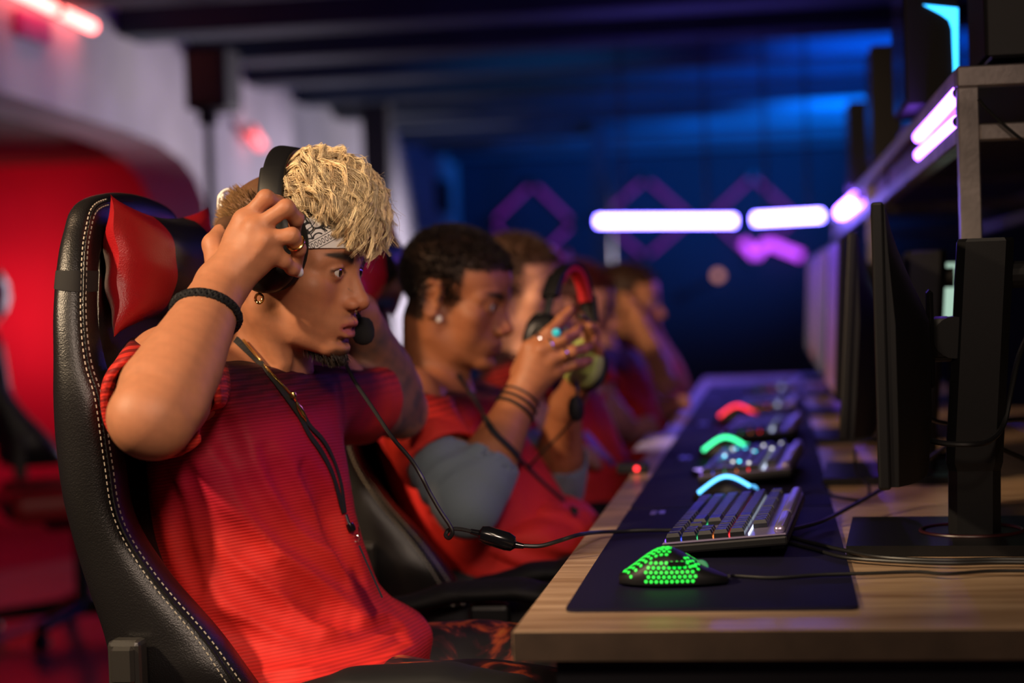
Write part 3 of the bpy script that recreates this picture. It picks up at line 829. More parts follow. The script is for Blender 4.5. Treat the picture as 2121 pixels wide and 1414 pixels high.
cable('mouse cable lying across the desk to the right', [np.array([cm[0]+0.060, cm[1], cm[2]+0.008]), PZ(1520, 1192, zc), PZ(1600, 1196, zc), PZ(1700, 1190, zc), PZ(1800, 1187, zc), PZ(1900, 1184, zc), PZ(1960, 1188, zc), PZ(2060, 1182, zc), PZ(2200, 1182, zc), PZ(2350, 1176, zc), PZ(2440, 1150, zc)], 0.0020)
cable('glossy thick cable looping round the monitor stand', [P(1880, 868, 2.30), P(1886, 885, 2.28), P(1906, 904, 2.25), P(1950, 917, 2.23), P(2010, 920, 2.22), P(2050, 912, 2.24), P(2078, 880, 2.28), P(2092, 820, 2.30), P(2110, 740, 2.34), P(2135, 680, 2.4)], 0.0036)
cable('thin black cable from the monitor back to the right', [P(1882, 838, 2.36), P(1905, 855, 2.38), P(1940, 872, 2.42), P(2000, 880, 2.46), P(2060, 872, 2.50), P(2121, 868, 2.56), P(2160, 868, 2.6)], 0.0030)
cable('black cable slanting to the lower right edge behind the stand', [P(2052, 918, 2.42), P(2080, 932, 2.44), P(2125, 952, 2.46), P(2170, 975, 2.48)], 0.0032)
cable('thin cable hanging behind the second monitor', [P(1770, 930, 2.95), P(1775, 980, 2.9), P(1800, 1008, 2.8), PZ(1790, 1034, ZD+0.003), PZ(1740, 1030, ZD+0.003), PZ(1690, 1018, ZD+0.003), PZ(1640, 1030, ZD+0.005)], 0.0022)
# ------------------------------------------------------------------ implicit surfaces for bodies and clothes
f32 = np.float32
def A3(p): return np.asarray(p, dtype=np.float64)

class Field:
    def __init__(s):
        s.ops = []; s.o = np.zeros(3); s.R = np.eye(3); s.sc = 1.0; s.k = 0.01; s.zc = 1.0
    def frame(s, o=(0, 0, 0), R=None, sc=1.0, zc=1.0):
        s.zc = zc; s.o = A3(o); s.R = np.eye(3) if R is None else A3(R); s.sc = sc; return s
    def W(s, p):
        p = A3(p).copy()
        if p[2] < 0: p[2] *= s.zc
        return s.o + s.sc*(s.R @ p)
    def _push(s, kind, fn, c, r, k):
        o, R, sc = s.o.astype(f32), s.R.astype(f32), f32(s.sc)
        ident = np.allclose(s.R, np.eye(3)) and s.sc == 1.0 and np.allclose(s.o, 0)
        zc = f32(s.zc)
        def loc(p):
            q = ((p-o)@R)/sc
            if zc != 1:
                z = q[..., 2]; q[..., 2] = np.where(z < 0, z/zc, z)
            return q
        g = fn if ident else (lambda p: fn(loc(p))*sc)
        s.ops.append((kind, g, s.W(c), r*s.sc, (s.k if k is None else k)*s.sc))
    def sphere(s, c, r, k=None, kind='u'):
        cc = A3(c).astype(f32)
        s._push(kind, lambda p: np.sqrt(((p-cc)**2).sum(-1))-f32(r), c, r, k)
    def ell(s, c, rad, k=None, kind='u', rot=None):
        cc = A3(c).astype(f32); ir = (1/A3(rad)).astype(f32); Q = None if rot is None else A3(rot).astype(f32)
        def fn(p):
            q = p-cc
            if Q is not None: q = q@Q
            q = q*ir
            k0 = np.sqrt((q*q).sum(-1)); q2 = q*ir
            k1 = np.sqrt((q2*q2).sum(-1))+f32(1e-6)
            return k0*(k0-1)/k1
        s._push(kind, fn, c, max(rad), k)
    def chain(s, pts, rads, k=None, kind='u', flat=None):
        """round cones through pts; flat=(axis, factor) squeezes the section along a direction"""
        P_ = [A3(p).astype(f32) for p in pts]; r_ = [f32(r) for r in rads]
        c = np.mean([A3(p) for p in pts], axis=0)
        R = max(np.linalg.norm(A3(p)-c)+r for p, r in zip(pts, rads))
        fl = None
        if flat is not None:
            ax = A3(flat[0]); ax = (ax/np.linalg.norm(ax)).astype(f32); fl = f32(flat[1])
            R *= max(1.0, 1/float(fl) if fl < 1 else 1.0)
        def fn(p):
            out = None
            for i in range(len(P_)-1):
                a, b = P_[i], P_[i+1]; ab = b-a
                ap = p-a
                t = np.clip((ap@ab)/f32(ab@ab+1e-12), 0, 1)
                q = ap-t[..., None]*ab
                if fl is not None: q = q+(q@ax)[..., None]*ax*(f32(1)/fl-1)
                d = np.sqrt((q*q).sum(-1))-(r_[i]+(r_[i+1]-r_[i])*t)
                out = d if out is None else np.minimum(out, d)
            return out
        s._push(kind, fn, c, R, k)
    def loft(s, pts, side, ab, k=None, kind='u'):
        """spine pts, side axis, list of (half width along side, half depth) -> elliptical trunk"""
        P_ = [A3(p).astype(f32) for p in pts]
        sd = A3(side); sd = (sd/np.linalg.norm(sd)).astype(f32)
        AB = [(f32(a), f32(b)) for a, b in ab]
        c = np.mean([A3(p) for p in pts], axis=0)
        R = max(np.linalg.norm(A3(p)-c)+max(a, b) for p, (a, b) in zip(pts, ab))
        def fn(p):
            out = None
            for i in range(len(P_)-1):
                a, b = P_[i], P_[i+1]; v = b-a
                ap = p-a
                t = np.clip((ap@v)/f32(v@v), 0, 1)
                q = ap-t[..., None]*v
                u = q@sd; w2 = np.maximum((q*q).sum(-1)-u*u, 0); w = np.sqrt(w2)
                ra = AB[i][0]+(AB[i+1][0]-AB[i][0])*t; rb = AB[i][1]+(AB[i+1][1]-AB[i][1])*t
                k0 = np.sqrt((u/ra)**2+(w/rb)**2); k1 = np.sqrt((u/ra**2)**2+(w/rb**2)**2)+f32(1e-5)
                d = k0*(k0-1)/k1
                out = d if out is None else np.minimum(out, d)
            return out
        s._push(kind, fn, c, R, k)
    def disp(s, fn, c, r, amp):
        """adds fn(p) (world metres, local frame points) inside a ball"""
        s._push('d', fn, c, r, amp)
    def plane_cut(s, c, n, k=0.003):
        """removes what lies on the side the normal points to"""
        cc = A3(c).astype(f32); nn = A3(n); nn = (nn/np.linalg.norm(nn)).astype(f32)
        s._push('s', lambda p: -((p-cc)@nn), c, 50, k)
    def disc_cut(s, c, n, R, k=0.002):
        """removes what lies beyond a plane, inside a ball"""
        cc = A3(c).astype(f32); nn = A3(n); nn = (nn/np.linalg.norm(nn)).astype(f32)
        s._push('s', lambda p: np.maximum(-((p-cc)@nn), np.sqrt(((p-cc)**2).sum(-1))-f32(R)), c, R, k)
    @staticmethod
    def apply(d, kind, v, k):
        if kind == 'd': return d+v
        if kind == 's': v = -v
        if k > 1e-6:
            h = np.maximum(f32(k)-np.abs(d-v), 0)/f32(k); h = h*h*f32(k)*f32(0.25)
        else: h = 0
        return np.minimum(d, v)-h if kind == 'u' else np.maximum(d, v)+h
    def eval(s, p):
        d = np.full(p.shape[:-1], 1.0, dtype=f32)
        for kind, fn, c, r, k in s.ops: d = s.apply(d, kind, fn(p), k)
        return d
    def mesh(s, res, lo, hi, n=10):
        lo = A3(lo); hi = A3(hi); bs = res*n
        nb = np.ceil((hi-lo)/bs).astype(int)
        gi = np.stack(np.meshgrid(*[np.arange(m) for m in nb], indexing='ij'), -1).reshape(-1, 3)
        cen = (lo+(gi+0.5)*bs).astype(f32)
        hd = bs*0.87
        d = s.eval(cen)
        keep = np.abs(d) < hd*1.5+0.006
        gi = gi[keep]; cen = cen[keep]
        ax = np.arange(n+1)*res
        off = np.stack(np.meshgrid(ax, ax, ax, indexing='ij'), -1).reshape(-1, 3)
        m = (n+1)**3
        V = np.full((len(gi), m), 1.0, dtype=f32)
        base = lo+gi*bs
        for kind, fn, c, r, k in s.ops:
            dist = np.linalg.norm(cen-c, axis=1)-r-hd
            rel = np.nonzero(dist < (k+2*res if kind != 'd' else 0))[0]
            for q in range(0, len(rel), 400):
                ii = rel[q:q+400]
                pts = (base[ii][:, None, :]+off[None]).astype(f32)
                V[ii] = s.apply(V[ii], kind, fn(pts), k)
        V = V.reshape(-1, n+1, n+1, n+1)
        ins = V < 0
        cnt = np.zeros((len(gi), n, n, n), dtype=np.int8)
        cor = [(0,0,0),(1,0,0),(0,1,0),(1,1,0),(0,0,1),(1,0,1),(0,1,1),(1,1,1)]
        for (a, b, c) in cor: cnt += ins[:, a:a+n, b:b+n, c:c+n]
        act = np.argwhere((cnt > 0) & (cnt < 8))
        bi, ix, iy, iz = act.T
        vals = np.stack([V[bi, ix+a, iy+b, iz+c] for a, b, c in cor], 1)
        edges = [(0,1),(2,3),(4,5),(6,7),(0,2),(1,3),(4,6),(5,7),(0,4),(1,5),(2,6),(3,7)]
        C = np.array(cor, float)
        acc = np.zeros((len(act), 3)); num = np.zeros(len(act))
        for a, b in edges:
            va, vb = vals[:, a].astype(float), vals[:, b].astype(float)
            x = (va < 0) != (vb < 0)
            t = np.where(x, va/np.where(x, va-vb, 1), 0)
            acc += np.where(x[:, None], C[a]+(C[b]-C[a])*t[:, None], 0); num += x
        loc = acc/num[:, None]
        g = gi[bi]*n+act[:, 1:]
        verts = lo+(g+loc)*res
        N = nb*n+2
        cid = (g[:, 0]*N[1]+g[:, 1])*N[2]+g[:, 2]
        order = np.argsort(cid); scid = cid[order]
        stride = np.array([N[1]*N[2], N[2], 1])
        def look(ids):
            pos = np.clip(np.searchsorted(scid, ids), 0, len(scid)-1)
            return np.where(scid[pos] == ids, order[pos], -1)
        quads = []
        for axis, (e, u, w) in enumerate(((1, 1, 2), (2, 2, 0), (4, 0, 1))):
            x = (vals[:, 0] < 0) != (vals[:, e] < 0)
            i0 = np.nonzero(x)[0]
            ids = cid[i0]
            q = np.stack([i0, look(ids-stride[u]), look(ids-stride[u]-stride[w]), look(ids-stride[w])], 1)
            ok = (q >= 0).all(1); q = q[ok]; neg = vals[i0[ok], 0] < 0
            q[~neg] = q[~neg][:, ::-1]
            quads.append(q)
        return verts, np.concatenate(quads)

def sdf_object(name, field, res, lo, hi, m, parent=None, color=None, relax=1, biggest=False):
    v, q = field.mesh(res, lo, hi)
    if relax:
        for _ in range(relax):
            acc = np.zeros_like(v); cn = np.zeros(len(v))
            for a in range(4):
                i, j = q[:, a], q[:, (a+1) % 4]
                np.add.at(acc, i, v[j]); np.add.at(cn, i, 1); np.add.at(acc, j, v[i]); np.add.at(cn, j, 1)
            cn[cn == 0] = 1
            v = v*0.5+0.5*acc/cn[:, None]
    if biggest:
        lab = np.arange(len(v))
        for _ in range(400):
            mn = lab[q].min(1); old = lab.copy()
            for a in range(4): np.minimum.at(lab, q[:, a], mn)
            lab = lab[lab]
            if (lab == old).all(): break
        u, c = np.unique(lab, return_counts=True); big = u[c.argmax()]
        kq = lab[q[:, 0]] == big
        q = q[kq]; used = np.zeros(len(v), bool); used[q.ravel()] = True
        idx = np.cumsum(used)-1; v = v[used]; q = idx[q]
    me = bpy.data.meshes.new(name)
    me.vertices.add(len(v)); me.vertices.foreach_set('co', v.astype(f32).ravel())
    me.loops.add(len(q)*4); me.loops.foreach_set('vertex_index', q.astype(np.int32).ravel())
    me.polygons.add(len(q)); me.polygons.foreach_set('loop_start', np.arange(0, len(q)*4, 4, dtype=np.int32))
    me.update(calc_edges=True); me.validate()
    if color is not None:
        ca = me.color_attributes.new('Col', 'FLOAT_COLOR', 'POINT')
        cc = np.ones((len(v), 4), dtype=f32); cc[:, :3] = color(v)
        ca.data.foreach_set('color', cc.ravel())
    return _finish(name, me, m, parent, True)

def rot_mat(fwd, up):
    """columns: local x (fwd), y (left), z (up) in world"""
    x = A3(fwd); x = x/np.linalg.norm(x); y = np.cross(A3(up), x); y /= np.linalg.norm(y); z = np.cross(x, y)
    return np.stack([x, y, z], 1)
def head_rot(yaw, pitch, roll=0.0):
    """yaw from +X towards +Y, pitch up positive"""
    cy, sy, cp, sp_ = math.cos(yaw), math.sin(yaw), math.cos(pitch), math.sin(pitch)
    f = np.array([cy*cp, sy*cp, sp_]); l = np.array([-sy, cy, 0]); u = np.cross(f, l)
    cr, sr = math.cos(roll), math.sin(roll)
    l2 = l*cr+u*sr; u2 = u*cr-l*sr
    return np.stack([f, l2, u2], 1)

# ------------------------------------------------------------------ head (local: x forward, y left, z up, z=0 at the eyes)
EYE = (0.0735, 0.0315, 0.0)
def add_head(F, o, R, sc, ears=(1, 1), mouth=0.0, neck_to=None, neck_r=0.056, lips=1.0, zc=0.92):
    F.frame(o, R, sc, zc)
    k = 0.02
    F.ell((-0.010, 0, 0.038), (0.094, 0.0745, 0.080), k)
    F.ell((0.040, 0, 0.038), (0.050, 0.060, 0.052), k)
    F.ell((0.030, 0, -0.025), (0.056, 0.058, 0.062), 0.02)
    for s in (-1, 1):
        F.chain([(-0.012, s*0.058, -0.040), (-0.004, s*0.054, -0.072), (0.035, s*0.037, -0.096), (0.070, s*0.013, -0.106)], [0.016, 0.015, 0.014, 0.014], 0.022)
        F.sphere((0.056, s*0.047, -0.024), 0.019, 0.025)       # cheek bone
        F.sphere((0.052, s*0.034, -0.060), 0.020, 0.03)        # cheek
        F.chain([(0.083, s*0.010, 0.0165), (0.079, s*0.030, 0.0205), (0.062, s*0.050, 0.012)], [0.0095, 0.0095, 0.008], 0.014)
    F.ell((0.038, 0, -0.072), (0.050, 0.044, 0.040), 0.02)
    F.ell((0.074, 0, -0.072), (0.024, 0.030, 0.026), 0.018)     # muzzle
    F.ell((0.080, 0, -0.108), (0.017, 0.020, 0.014), 0.014)     # chin
    # eye sockets
    for s in (-1, 1):
        F.ell((0.094, s*0.0325, -0.001), (0.016, 0.020, 0.0125), 0.010, 's')
    # nose
    F.chain([(0.086, 0, 0.008), (0.094, 0, -0.010), (0.1065, 0, -0.034)], [0.0075, 0.0072, 0.0085], 0.010)
    F.sphere((0.1065, 0, -0.0385), 0.0104, 0.008)
    for s in (-1, 1): F.chain([(0.080, s*0.0085, -0.008), (0.0865, s*0.0090, -0.024), (0.0885, s*0.0100, -0.036)], [0.0070, 0.0085, 0.0090], 0.014)
    for s in (-1, 1):
        F.ell((0.0975, s*0.0135, -0.0425), (0.0112, 0.0078, 0.0082), 0.004)
    F.chain([(0.103, 0, -0.047), (0.092, 0, -0.053)], [0.004, 0.005], 0.006)
    for s in (-1, 1):
        F.ell((0.1020, s*0.0068, -0.0495), (0.0058, 0.0032, 0.0040), 0.002, 's')
    # lids over the eyeballs
    for s in (-1, 1):
        ex, ey, ez = EYE[0], s*EYE[1], EYE[2]
        F.sphere((ex+0.0008, ey, ez), 0.0142, 0.006)
        F.ell((ex+0.0135, ey+s*0.0005, ez-0.0004), (0.0125, 0.0146, 0.0064), 0.0012, 's', rot=None)
        F.chain([(ex+0.0095, ey-s*0.0118, ez+0.0022), (ex+0.0130, ey, ez+0.0076), (ex+0.0085, ey+s*0.0130, ez+0.0026)], [0.0011, 0.0015, 0.0013], 0.003)
        F.chain([(ex+0.0095, ey-s*0.0118, ez-0.0020), (ex+0.0120, ey, ez-0.0072), (ex+0.0085, ey+s*0.0124, ez-0.0015)], [0.0010, 0.0012, 0.0010], 0.003)
    # lips
    mz = -0.0745; g = mouth
    F.chain([(0.083, -0.0235, mz+0.0012), (0.094, -0.0120, mz+0.0048), (0.0975, -0.004, mz+0.0060), (0.0965, 0, mz+0.0052), (0.0975, 0.004, mz+0.0060), (0.094, 0.0120, mz+0.0048), (0.083, 0.0235, mz+0.0012)],
            [0.0022, 0.0050*lips, 0.0052*lips, 0.0050*lips, 0.0052*lips, 0.0050*lips, 0.0022], 0.005)
    F.chain([(0.083, -0.0220, mz-0.001-g), (0.0925, -0.010, mz-0.0070-g), (0.0945, 0, mz-0.0082-g), (0.0925, 0.010, mz-0.0070-g), (0.083, 0.0220, mz-0.001-g)],
            [0.0022, 0.0056*lips, 0.0062*lips, 0.0056*lips, 0.0022], 0.006)
    F.chain([(0.086, -0.0225, mz-0.0008), (0.098, -0.010, mz-0.0006-g*0.5), (0.102, 0, mz-0.0012-g*0.5), (0.098, 0.010, mz-0.0006-g*0.5), (0.086, 0.0225, mz-0.0008)],
            [0.0006, 0.0013+g*0.5, 0.0015+g*0.55, 0.0013+g*0.5, 0.0006], 0.0015, 's')
    F.chain([(0.0975, 0, -0.0555), (0.0990, 0, -0.0640)], [0.0022, 0.0028], 0.004, 's')     # philtrum
    F.chain([(0.0900, -0.012, -0.0945), (0.0935, 0, -0.0955), (0.0900, 0.012, -0.0945)], [0.003, 0.0045, 0.003], 0.010, 's')
    # ears
    for s, on in zip((-1, 1), ears):
        if not on: continue
        e = lambda x, y, z: (x-0.012, s*(0.0735+y), z-0.008)
        F.ell(e(0.0, 0.004, 0), (0.018, 0.0055, 0.030), 0.006, rot=None)
        rim = [e(0.016, 0.004, 0.012), e(0.010, 0.010, 0.028), e(-0.006, 0.013, 0.031), e(-0.018, 0.013, 0.018), e(-0.018, 0.011, -0.004), e(-0.008, 0.008, -0.022), e(0.004, 0.006, -0.030), e(0.011, 0.004, -0.024)]
        F.chain(rim, [0.004, 0.0045, 0.0045, 0.0042, 0.004, 0.0045, 0.0062, 0.005], 0.004)
        F.ell(e(0.002, 0.011, -0.002), (0.0085, 0.006, 0.013), 0.004, 's')
        F.chain([e(0.004, 0.008, 0.018), e(-0.010, 0.009, 0.014), e(-0.012, 0.008, -0.004), e(-0.002, 0.007, -0.014)], [0.003, 0.0032, 0.0032, 0.003], 0.003)
        F.ell(e(0.014, 0.005, -0.004), (0.004, 0.004, 0.007), 0.004)
    if neck_to is not None:
        a = F.W((-0.022, 0, -0.055)); F.frame()
        F.chain([a, 0.5*a+0.5*A3(neck_to)+np.array([0.004, 0, 0]), neck_to], [neck_r, neck_r*0.98, neck_r*1.12], 0.022)
    F.frame()

def finger(F, pts, r0, r1, k=0.006):
    n = len(pts)
    rr = [r0+(r1-r0)*i/(n-1) for i in range(n)]
    F.chain(pts, rr, k)
    for p, r in zip(pts[1:-1], rr[1:-1]): F.sphere(p, r*1.06, 0.004)      # knuckles

def noise_fn(seed, freq, octaves=3):
    rg = np.random.default_rng(seed)
    ks = []; 
    for o in range(octaves):
        for _ in range(5):
            v = rg.normal(size=3); v /= np.linalg.norm(v)
            ks.append((v*freq*(1.8**o)*2*math.pi, rg.uniform(0, 6.28), 1/(1.7**o)))
    K = np.array([k[0] for k in ks], dtype=f32); Ph = np.array([k[1] for k in ks], dtype=f32); Am = np.array([k[2] for k in ks], dtype=f32)
    Am /= np.abs(Am).sum()*0.45
    def fn(p):
        out = np.zeros(p.shape[:-1], dtype=f32)
        for kk, ph, am in zip(K, Ph, Am): out += am*np.sin(p@kk+ph)
        return out
    return fn

def eyeballs(o, R, sc, look, parent, side=(-1, 1), iris=(0.05, 0.022, 0.010)):
    """look: world direction of the gaze"""
    R = A3(R)
    for s in side:
        c = A3(o)+sc*(R @ np.array([EYE[0], s*EYE[1], EYE[2]]))
        prof = []
        rr = 0.0133*sc
        q = Vector((0, 0, 1)).rotation_difference(Vector(look))
        mb = MB()
        prof = [(rr*math.sin(a), -rr*math.cos(a)) for a in np.linspace(0.02, math.pi-0.02, 24)]
        mb.lathe(prof, c, Vector(look), 28)
        e = mb.build('eyeball', M['eye_white'], parent, True)
        for (nm, a1, m, dr) in (('iris', 0.50, M['iris'], 0.0002), ('pupil', 0.22, M['pupil'], 0.0004)):
            pr = [((rr+dr)*math.sin(a), (rr+dr)*math.cos(a)) for a in np.linspace(a1, 0.01, 8)]
            MB().lathe(pr, c, Vector(look), 24).build(nm, m, e, True)
M['eye_white'] = mat('eye_white', (0.62, 0.55, 0.50), 0.12, coat=0.6)
M['iris'] = mat('iris_brown', (0.045, 0.020, 0.010), 0.1, coat=1.0)
M['pupil'] = mat('pupil_black', (0.003, 0.003, 0.003), 0.05, coat=1.0)

def gauss(x, s): return np.exp(-(x/s)**2)
def sstep(a, b, x):
    t = np.clip((x-a)/(b-a), 0, 1); return t*t*(3-2*t)
def mixc(c, new, w): return c*(1-w[:, None])+np.array(new)[None]*w[:, None]
def face_color(L, base, lip, brow=(0.02, 0.012, 0.008), brow_w=1.0):
    """L: head-local points"""
    c = np.tile(np.array(base, float), (len(L), 1))
    x, y, z = L.T
    nz = noise_fn(3, 60, 3)(L.astype(f32))
    c *= (1+0.06*nz)[:, None]
    front = sstep(0.02, 0.06, x)
    warm = front*(gauss(z+0.035, 0.02)*gauss(np.abs(y)-0.045, 0.02)*0.35+gauss(z+0.040, 0.012)*gauss(y, 0.02)*0.35)
    c = mixc(c, np.array(base)*np.array([1.05, 0.72, 0.66]), warm)
    # lips
    mz = -0.0745
    wl = sstep(0.078, 0.088, x)*sstep(0.026, 0.020, np.abs(y))
    up_ = sstep(mz+0.0125-np.abs(y)*0.35, mz+0.0095-np.abs(y)*0.35, z)*sstep(mz-0.019+np.abs(y)*0.5, mz-0.016+np.abs(y)*0.5, z)
    c = mixc(c, lip, wl*up_*0.9)
    # brows
    ay = np.abs(y)
    bz = 0.0172+0.0050*np.sin(np.clip((ay-0.012)/0.042, 0, 1)*math.pi*0.75)
    bw = 0.0046*sstep(0.058, 0.034, ay)+0.0014
    wb = np.exp(-((z-bz)/bw)**4)*sstep(0.012, 0.016, ay)*sstep(0.056, 0.050, ay)*sstep(0.03, 0.05, x)
    c = mixc(c, brow, wb*brow_w)
    # lashes / lid edge
    ex = np.sqrt(((ay-EYE[1])/0.0144)**2+((z+0.0004)/0.0066)**2)
    wl2 = np.exp(-((ex-1.02)/0.16)**2)*sstep(0.075, 0.080, x)*np.where(z > -0.0008, 1.0, 0.4)
    c = mixc(c, (0.015, 0.008, 0.006), wl2*0.9)
    return np.clip(c, 0, 1)
# ------------------------------------------------------------------ the blond man in front
def skin_mat(name):
    m = mat(name, (0.5, 0.3, 0.2), 0.54, spec=0.42, bump=(420, 0.10, 4), sss=0.12, attr='Col')
    return m
M['skin_tan'] = skin_mat('skin_tan'); M['skin_brown'] = skin_mat('skin_brown'); M['skin_fair'] = skin_mat('skin_fair')
def c1(cx, cy, Y): return P(400+cx/2.828, 280+cy/2.828, Y)

HS, ZC = 0.965, 0.92
HR = head_rot(math.radians(-11), math.radians(-11), math.radians(0))
off = HS*(HR @ np.array([0.088, -0.0315, 0.0]))
eye_px = (709, 566)
HO = P(*eye_px, 2.24+off[1])-off
def hl(p, O=HO, R=HR, s=HS):          # world -> head local
    q = ((np.asarray(p)-O)@R)/s
    q[..., 2] = np.where(q[..., 2] < 0, q[..., 2]/ZC, q[..., 2]); return q
def hw(p, O=HO, R=HR, s=HS):          # head local -> world
    p = A3(p).copy()
    if p[2] < 0: p[2] *= ZC
    return O+s*(R @ p)

p1 = thing('person', 'blond curly-haired man in a red jersey and white bandana, hands on his headset', 'person', (float(HO[0])-0.08, 2.27, 0.0))
neck_base = P(540, 790, 2.28)
sh_r, el_r, wr_r = P(358, 782, 2.12), P(318, 866, 1.86), c1(165, 880, 2.03)
sh_l, el_l, wr_l = P(668, 812, 2.45), P(826, 850, 2.70), P(742, 648, 2.53)

mc0 = c1(362, 548, 2.032)
F = Field()
add_head(F, HO, HR, HS, ears=(0, 1), mouth=0.0056, neck_to=neck_base, neck_r=0.056, lips=1.18)
# neck tendon and adam's apple
F.chain([hw((-0.012, -0.052, -0.065)), hw((0.020, -0.030, -0.140)), P(575, 790, 2.22)], [0.013, 0.012, 0.012], 0.02)
# trunk core under the shirt
F.loft([P(515, 850, 2.28), P(520, 950, 2.28), P(545, 1120, 2.28), P(580, 1300, 2.28)], (0.15, 1, 0), [(0.12, 0.06), (0.12, 0.07), (0.11, 0.07), (0.12, 0.07)], 0.03)
F.chain([neck_base, P(515, 850, 2.28)], [0.06, 0.07], 0.03)
# right arm, raised towards the headset
F.chain([P(500, 830, 2.25), sh_r], [0.055, 0.060], 0.03)
F.chain([sh_r, 0.5*(sh_r+el_r), el_r], [0.056, 0.055, 0.041], 0.03)
fa = lambda t: el_r+(wr_r-el_r)*t
F.chain([el_r, fa(0.18), fa(0.38), fa(0.62), fa(0.85), wr_r], [0.040, 0.048, 0.047, 0.040, 0.033, 0.0300], 0.02)
F.sphere(P(284, 862, 1.845), 0.022, 0.03)             # elbow point
F.chain([fa(0.0)+np.array([-0.010, -0.012, 0.012]), fa(0.25)+np.array([-0.022, -0.016, 0.006]), fa(0.60)+np.array([-0.012, -0.014, 0.0])], [0.018, 0.024, 0.014], 0.016)
F.chain([fa(0.15)+np.array([0.030, -0.012, -0.012]), fa(0.55)+np.array([0.016, -0.020, -0.006]), fa(0.92)+np.array([0.004, -0.018, 0])], [0.014, 0.012, 0.006], 0.014)
F.chain([fa(0.70)+np.array([-0.012, -0.026, 0.0]), fa(0.98)+np.array([-0.006, -0.022, 0.004]), c1(300, 640, 2.034)], [0.0040, 0.0036, 0.003], 0.008)
F.chain([c1(215, 800, 2.02), c1(330, 640, 2.028), mc0], [0.0036, 0.0034, 0.003], 0.007)
F.chain([c1(235, 830, 2.02), c1(380, 680, 2.026), c1(425, 620, 2.028)], [0.0034, 0.0032, 0.003], 0.007)
# right hand
mc = {'i': c1(305, 500, 2.052), 'm': c1(362, 548, 2.040), 'r': c1(420, 612, 2.038), 'p': c1(462, 690, 2.046)}
pal = c1(250, 720, 2.052)
for q, r in (('i', 0.0135), ('m', 0.0135), ('r', 0.013), ('p', 0.0125)):
    F.chain([wr_r, 0.45*wr_r+0.55*mc[q]+np.array([0, 0.004, 0]), mc[q]], [0.024, 0.0175, r], 0.012)
F.ell(0.5*pal+0.25*mc['m']+0.25*mc['r']+np.array([0, 0.008, 0]), (0.030, 0.016, 0.032), 0.015)
for q in 'imrp': F.sphere(mc[q]+np.array([0, -0.003, 0]), 0.0115, 0.008)
fing_r = {'i': [mc['i'], c1(425, 368, 2.052), c1(495, 398, 2.075), c1(512, 452, 2.092)],
          'm': [mc['m'], c1(545, 425, 2.040), c1(603, 488, 2.062), c1(592, 556, 2.082)],
          'r': [mc['r'], c1(578, 588, 2.042), c1(618, 664, 2.062), c1(606, 746, 2.082)],
          'p': [mc['p'], c1(530, 735, 2.052), c1(578, 782, 2.068), c1(618, 804, 2.080)]}
for q, (a, b) in {'i': (0.0106, 0.0080), 'm': (0.0106, 0.0080), 'r': (0.0102, 0.0076), 'p': (0.0092, 0.0064)}.items():
    finger(F, fing_r[q], a, b)
finger(F, [c1(150, 790, 2.060), c1(122, 640, 2.078), c1(190, 540, 2.105), c1(270, 500, 2.118)], 0.0155, 0.0095, 0.014)
# left arm, behind the face
F.chain([P(590, 830, 2.34), sh_l], [0.055, 0.058], 0.03)
F.chain([sh_l, 0.5*(sh_l+el_l), el_l], [0.053, 0.050, 0.040], 0.03)
fb = lambda t: el_l+(wr_l-el_l)*t
F.chain([el_l, fb(0.2), fb(0.42), fb(0.7), wr_l], [0.040, 0.048, 0.046, 0.036, 0.028], 0.02)
mcl = [P(690, 585, 2.47), P(682, 600, 2.455), P(676, 618, 2.445), P(672, 636, 2.44)]
tipl = [[P(655, 550, 2.45), P(632, 540, 2.42), P(615, 545, 2.39)], [P(645, 575, 2.43), P(622, 566, 2.40), P(606, 568, 2.37)],
        [P(642, 600, 2.42), P(620, 592, 2.39), P(606, 592, 2.37)], [P(644, 622, 2.42), P(626, 618, 2.40), P(612, 616, 2.38)]]
for mcp, tp in zip(mcl, tipl):
    F.chain([wr_l, 0.5*(wr_l+mcp), mcp], [0.022, 0.017, 0.0125], 0.012)
    finger(F, [mcp]+tp, 0.010, 0.0075)
finger(F, [P(722, 640, 2.48), P(690, 650, 2.43), P(665, 640, 2.40), P(645, 628, 2.38)], 0.0145, 0.009, 0.012)

